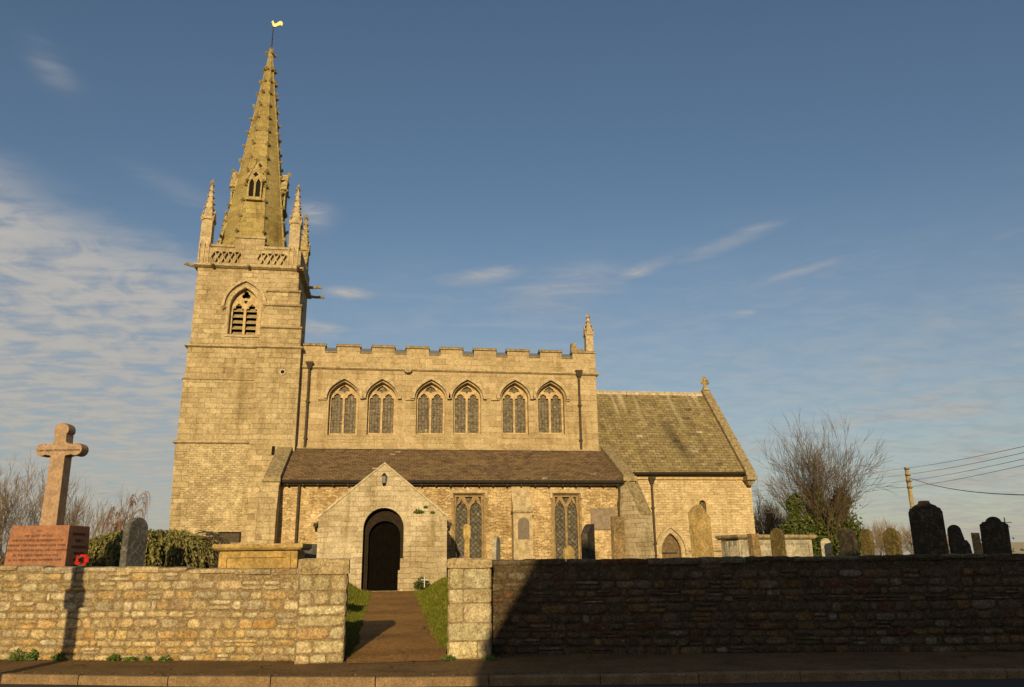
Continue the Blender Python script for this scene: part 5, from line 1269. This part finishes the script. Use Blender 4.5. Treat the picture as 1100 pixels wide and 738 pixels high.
# grass on the banks beside the path
def grass():
    rg = random.Random(2); mb = MB()
    for _ in range(62000):
        if rg.random() < .5: y = 14.9 + 15 * rg.random() ** 1.5; x = PXR(y) - .06 + rg.random() ** 1.5 * 2.3
        else: y = 15.0 + 15 * rg.random() ** 1.3; x = PXL(y) + .06 - rg.random() ** 1.5 * 2.0
        if (x > 1.0 and y < 15.1 - .1) or (PX0 < x < PX1 and y > 29.95) or y < wall_y(x) + .45: continue
        z = yard_z(x, y) - .01; h = rg.uniform(.03, .085) * (1.6 if rg.random() < .06 else 1); a = rg.uniform(0, 2 * pi); wd = rg.uniform(.004, .008) * (1 + (y - 14) / 12)
        lx, ly = rg.gauss(0, .03), rg.gauss(0, .03)
        mb.add([(x - wd * cos(a), y - wd * sin(a), z), (x + wd * cos(a), y + wd * sin(a), z), (x + lx, y + ly, z + h)], [(0, 1, 2)])
    tag(mb.build('grass', MAT['blade'], recalc=False), kind='stuff')
grass()
def litter():
    rg = random.Random(44); mb = MB()
    for _ in range(2600):
        x = rg.uniform(-7.5, 5); r = rg.random()
        if r < .40: y = kerb_y(x) + .15 + abs(rg.gauss(0, .10)); z = .012
        elif r < .78: y = wall_y(x) - .05 - abs(rg.gauss(0, .12)); z = .012
        else:
            y = rg.uniform(14.7, 29); x = rg.choice((PXL(y) + abs(rg.gauss(0, .08)), PXR(y) - abs(rg.gauss(0, .08)))); z = path_z(y) + .024
        leaf(mb, (x, y, z + rg.uniform(0, .008)), rg.uniform(.008, .024), rg, n=Vector((rg.gauss(0, .35), rg.gauss(0, .35), 1)).normalized())
    tag(mb.build('leaf_litter', leaf_mat('dead_leaves', (.10, .06, .025), (.30, .19, .07)), recalc=False), kind='stuff')
litter()
def clump(name, loc, r, h, n, size, label, cat, group, mat='weed', flat=False, seed=0):
    rg = random.Random(seed); mb = MB()
    for _ in range(n):
        a = rg.uniform(0, 2 * pi); f = rg.random() ** .6; x, y, z = f * r * cos(a), f * r * (.4 if flat else 1) * sin(a), rg.random() * h * (1.1 - f * .7)
        leaf(mb, (x, y if not flat else -abs(y), z), size * rg.uniform(.6, 1.2), rg, .8)
        if rg.random() < .35: mb.tube([(x * .2, y * .2, 0), (x * .7, y * .7, z * .7), (x, y, z)], .004, 3)
    o = mb.build(name, MAT[mat], recalc=False); o.location = loc; return tag(o, label, cat, group)
def wfoot(px, py):
    d = dir_of(px, py); t_ = -EYE[2] / d[2]; x = float(EYE[0] + d[0] * t_); return (x, wall_y(x) - .06, .0)
for i, (px, r_, h_, lb) in enumerate(((24, .20, .22, 'leafy green weed at the wall foot nearest the left edge of the photo'), (40, .10, .22, 'upright weed close right of the leftmost weed at the wall foot'), (69, .13, .16, 'dark weed at the foot of the wall inside the pole shadow'), (128, .13, .14, 'green weed at the left wall foot below the grey headstone'), (146, .14, .09, 'low flat weed at the left wall foot, just right of the round one'), (163, .08, .10, 'small weed tuft on the left wall foot below the weeping shrub'), (183, .13, .10, 'rightmost spreading weed tuft at the left wall foot'))):
    clump('weed', wfoot(px, 708), r_, h_, 130, .03, lb, 'weed', 'weeds along the wall foot', seed=i)
clump('weed', (1.06, 14.46, 0), .14, .10, 110, .025, 'green weed at the left foot of the squared gate pier', 'weed', 'weeds along the wall foot', seed=20)
clump('weed', (1.78, 14.40, 0), .16, .08, 90, .025, 'low weed at the right foot of the squared gate pier', 'weed', 'weeds along the wall foot', seed=21)
clump('ivy_tuft', (1.82, 15.04, 1.25), .10, .32, 170, .026, 'green creeper growing in the joint of pier and dark wall', 'creeper', None, seed=22)
for i, (px, py, r_, lb) in enumerate(((449.5, 549, .20, 'largest green fern tuft on the porch gable'), (457.5, 543, .08, 'small fern tuft high on the porch gable slope'), (465, 549, .09, 'small fern tuft nearest the right eave of the porch'))):
    p = at(px, py, PY0 - .02); clump('wall_fern', (p.x, PY0 - .02, p.z - .08), r_, r_ * .9, int(500 * r_) + 30, .04, lb, 'fern', 'ferns on the porch gable', 'weed', True, 30 + i)
p = at(453, 635, 29.75); clump('porch_shrub', (p.x, 29.7, .78), .30, .45, 300, .05, 'small leafy shrub at the foot of the porch, right of the doorway', 'shrub', None, 'ivy', seed=40)
cmk = MB(); cmk.box(-.13, .13, -.012, .012, .25, .28); cmk.box(-.018, .018, -.010, .010, 0, .36); o = cmk.build('small_marker', MAT['white']); o.location = (p.x + .08, 29.42, .8); tag(o, 'small white cross marker standing in the leafy porch shrub', 'marker')

# ------------------------------------------------------------------ poles and wires, far bungalow
def upole(loc, h, lean, label):
    o = tag(empty('utility_pole', loc), label, 'pole', 'utility poles'); m = MB(); m.tube([(0, 0, 0), (-lean, 0, h)], [.15, .115], 10); m.build('shaft', MAT['pole'], o)
    for k in range(4):
        b_ = MB(); z = h - .12 - k * .36; f = 1 - z / h; b_.box(-lean * z / h - .26, -lean * z / h + .10, -.17, -.13, z - .02, z + .02); b_.tube([(-lean * z / h - .22, -.14, z), (-lean * z / h - .22, -.14, z + .10)], .028, 6)
        b_.build('insulator', MAT['iron'], o)
    return o
u0 = at(981, 545, 42); u1 = at(975.5, 502, 42)
upole((u0.x - .02, 42, .2), u1.z - .2, .04, 'weathered wooden utility pole above the tallest black headstone')
upole((30.5, 14.0, 0), 9.0, .1, 'wooden utility pole nearer the road, beyond the right edge of the photo')
upole((23.5, 73, 0), 8.0, .1, 'wooden utility pole behind the ivy-clad tree')
def wire(a, b, sag, label, r=.008):
    pts = [Vector(a).lerp(Vector(b), t) - Vector((0, 0, sag * 4 * t * (1 - t))) for t in frange(0, 1, 24)]
    tag(MB().tube(pts, r, 4).build('overhead_wire', MAT['iron'], recalc=False), label, 'wire', 'overhead wires')
ut = Vector((u0.x - .1, 41.86, u1.z))
for k, nm in enumerate(('topmost', 'second highest', 'third', 'fourth')):
    z = ut.z - .08 - k * .36
    pe = at(1100, 476.6 + k * 6.7, 22); d_ = (pe - Vector((ut.x, ut.y, z))); e_ = Vector((ut.x, ut.y, z)) + d_ * 1.35
    wire((ut.x - .2, ut.y, z), e_, .12, '%s overhead wire running right from the utility pole' % nm)
    wire((ut.x - .2, ut.y, z), (23.3, 72.9, 7.9 - k * .36), .3, '%s overhead wire running left from the pole towards the ivy-clad tree' % nm, .007)
pe = at(1100, 523, 22); a_ = Vector((ut.x + .1, ut.y, at(979, 514, 42).z)); wire(a_, a_ + (pe - a_) * 1.3, .35, 'thick lowest overhead cable running right from the utility pole', .015)

bp = at(1088, 596, 80); bg_ = tag(empty('bungalow', (bp.x + 3.0, 80, 0), R(-25)), 'far brown bungalow with low grey roof at the right edge behind the headstones', 'house')
m = MB(); m.box(-5, 5, -3, 3, 0, 1.95); m.build('wall', plain('brown_render', (.20, .14, .09)), bg_)
m = MB(); m.prism_yz([(-3.4, 1.85), (0, 3.2), (3.4, 1.85)], -5.3, 5.3); m.build('roof', plain('grey_tiles', (.30, .26, .21)), bg_)
for x in (-3, 1.5): MB().box(x, x + 1.4, -3.04, -3.0, .8, 1.7).build('window', MAT['slate'], bg_)
hg = MB(); rg = random.Random(77)
for _ in range(700): leaf(hg, (rg.gauss(0, .8), rg.gauss(0, .5), abs(rg.gauss(0, 1.0)) + .2), .16, rg)
p = at(1078, 600, 60); o = hg.build('garden_bush', MAT['ivy'], recalc=False); o.location = (p.x, 60, 0); tag(o, 'small dark bush left of the far bungalow', 'bush')
p = at(1079, 560, 40); o = MB().tube([(0, 0, 0), (.02, 0, p.z + .2)], .03, 6).tube([(-.3, 0, p.z - .1), (.45, 0, p.z - .05)], .02, 5).tube([(-.2, 0, p.z - .25), (.3, 0, p.z - .3)], .02, 5).build('washing_post', MAT['iron'])
o.location = (p.x, 40, 0); tag(o, 'thin post with short cross arms right of the black shouldered headstone', 'post')

# ------------------------------------------------------------------ across the road: what throws the long shadows
hx, hy = 1.78 - tan(SUN_AZ) * 21.2, 15.17 - 21.2          # eave corner on the ray to the foot of the shadow edge
ez = 21.2 / cos(SUN_AZ) * tan(SUN_EL)
hs = tag(empty('cottage', (hx, hy, -.03)), 'rendered cottage with steep parapet gable across the road from the church', 'house')
W_, D_ = 19.0, 7.4; RZ = ez + 2.9; run = 2.9 / 1.58
m = MB(); m.prism_xz([(0, 0), (W_, 0), (W_, ez), (W_ - run, RZ), (run, RZ), (0, ez)], -D_, 0); hwl = m.build('wall', plain('cottage_render', (.16, .11, .075)), hs)
for sgn in (0, 1):
    m = MB(); strip(m, [(-.015, ez - .01), (run, RZ)] if sgn == 0 else [(W_ - run, RZ), (W_ + .015, ez - .01)], .04, -D_ - .05, .05); m.build('roof_slope', MAT['aisleroof'], hs)
MB().box(9.2, 10.0, -4.1, -3.3, RZ - .2, RZ + .25).build('chimney', MAT['rust'], hs)
for x in (2, 6, 10.5, 14):
    for z in (1.0, 3.6): f = MB().box(x, x + 1.1, -.02, .04, z, z + 1.2).build('window', MAT['white'], hs); MB().box(x + .08, x + 1.02, .03, .05, z + .08, z + 1.12).build('pane', MAT['slate'], f)
MB().box(8.3, 9.2, -.02, .05, 0, 2.0).build('door', MAT['doorwood'], hs)
d_ = MB(); k = 6.6; lx_ = -5.72 - tan(SUN_AZ) * k; ly_ = 16.35 - k
lp = tag(empty('timber_post', (lx_, ly_, -.13)), 'stout timber post by the road that shades the left wall', 'post')
d_.tube([(0, 0, 0), (0, 0, 3.75)], [.14, .125], 10); d_.build('shaft', MAT['pole'], lp)
MB().box(-.19, .19, -.05, .20, 2.86, 3.16).build('meter_box', MAT['iron'], lp)
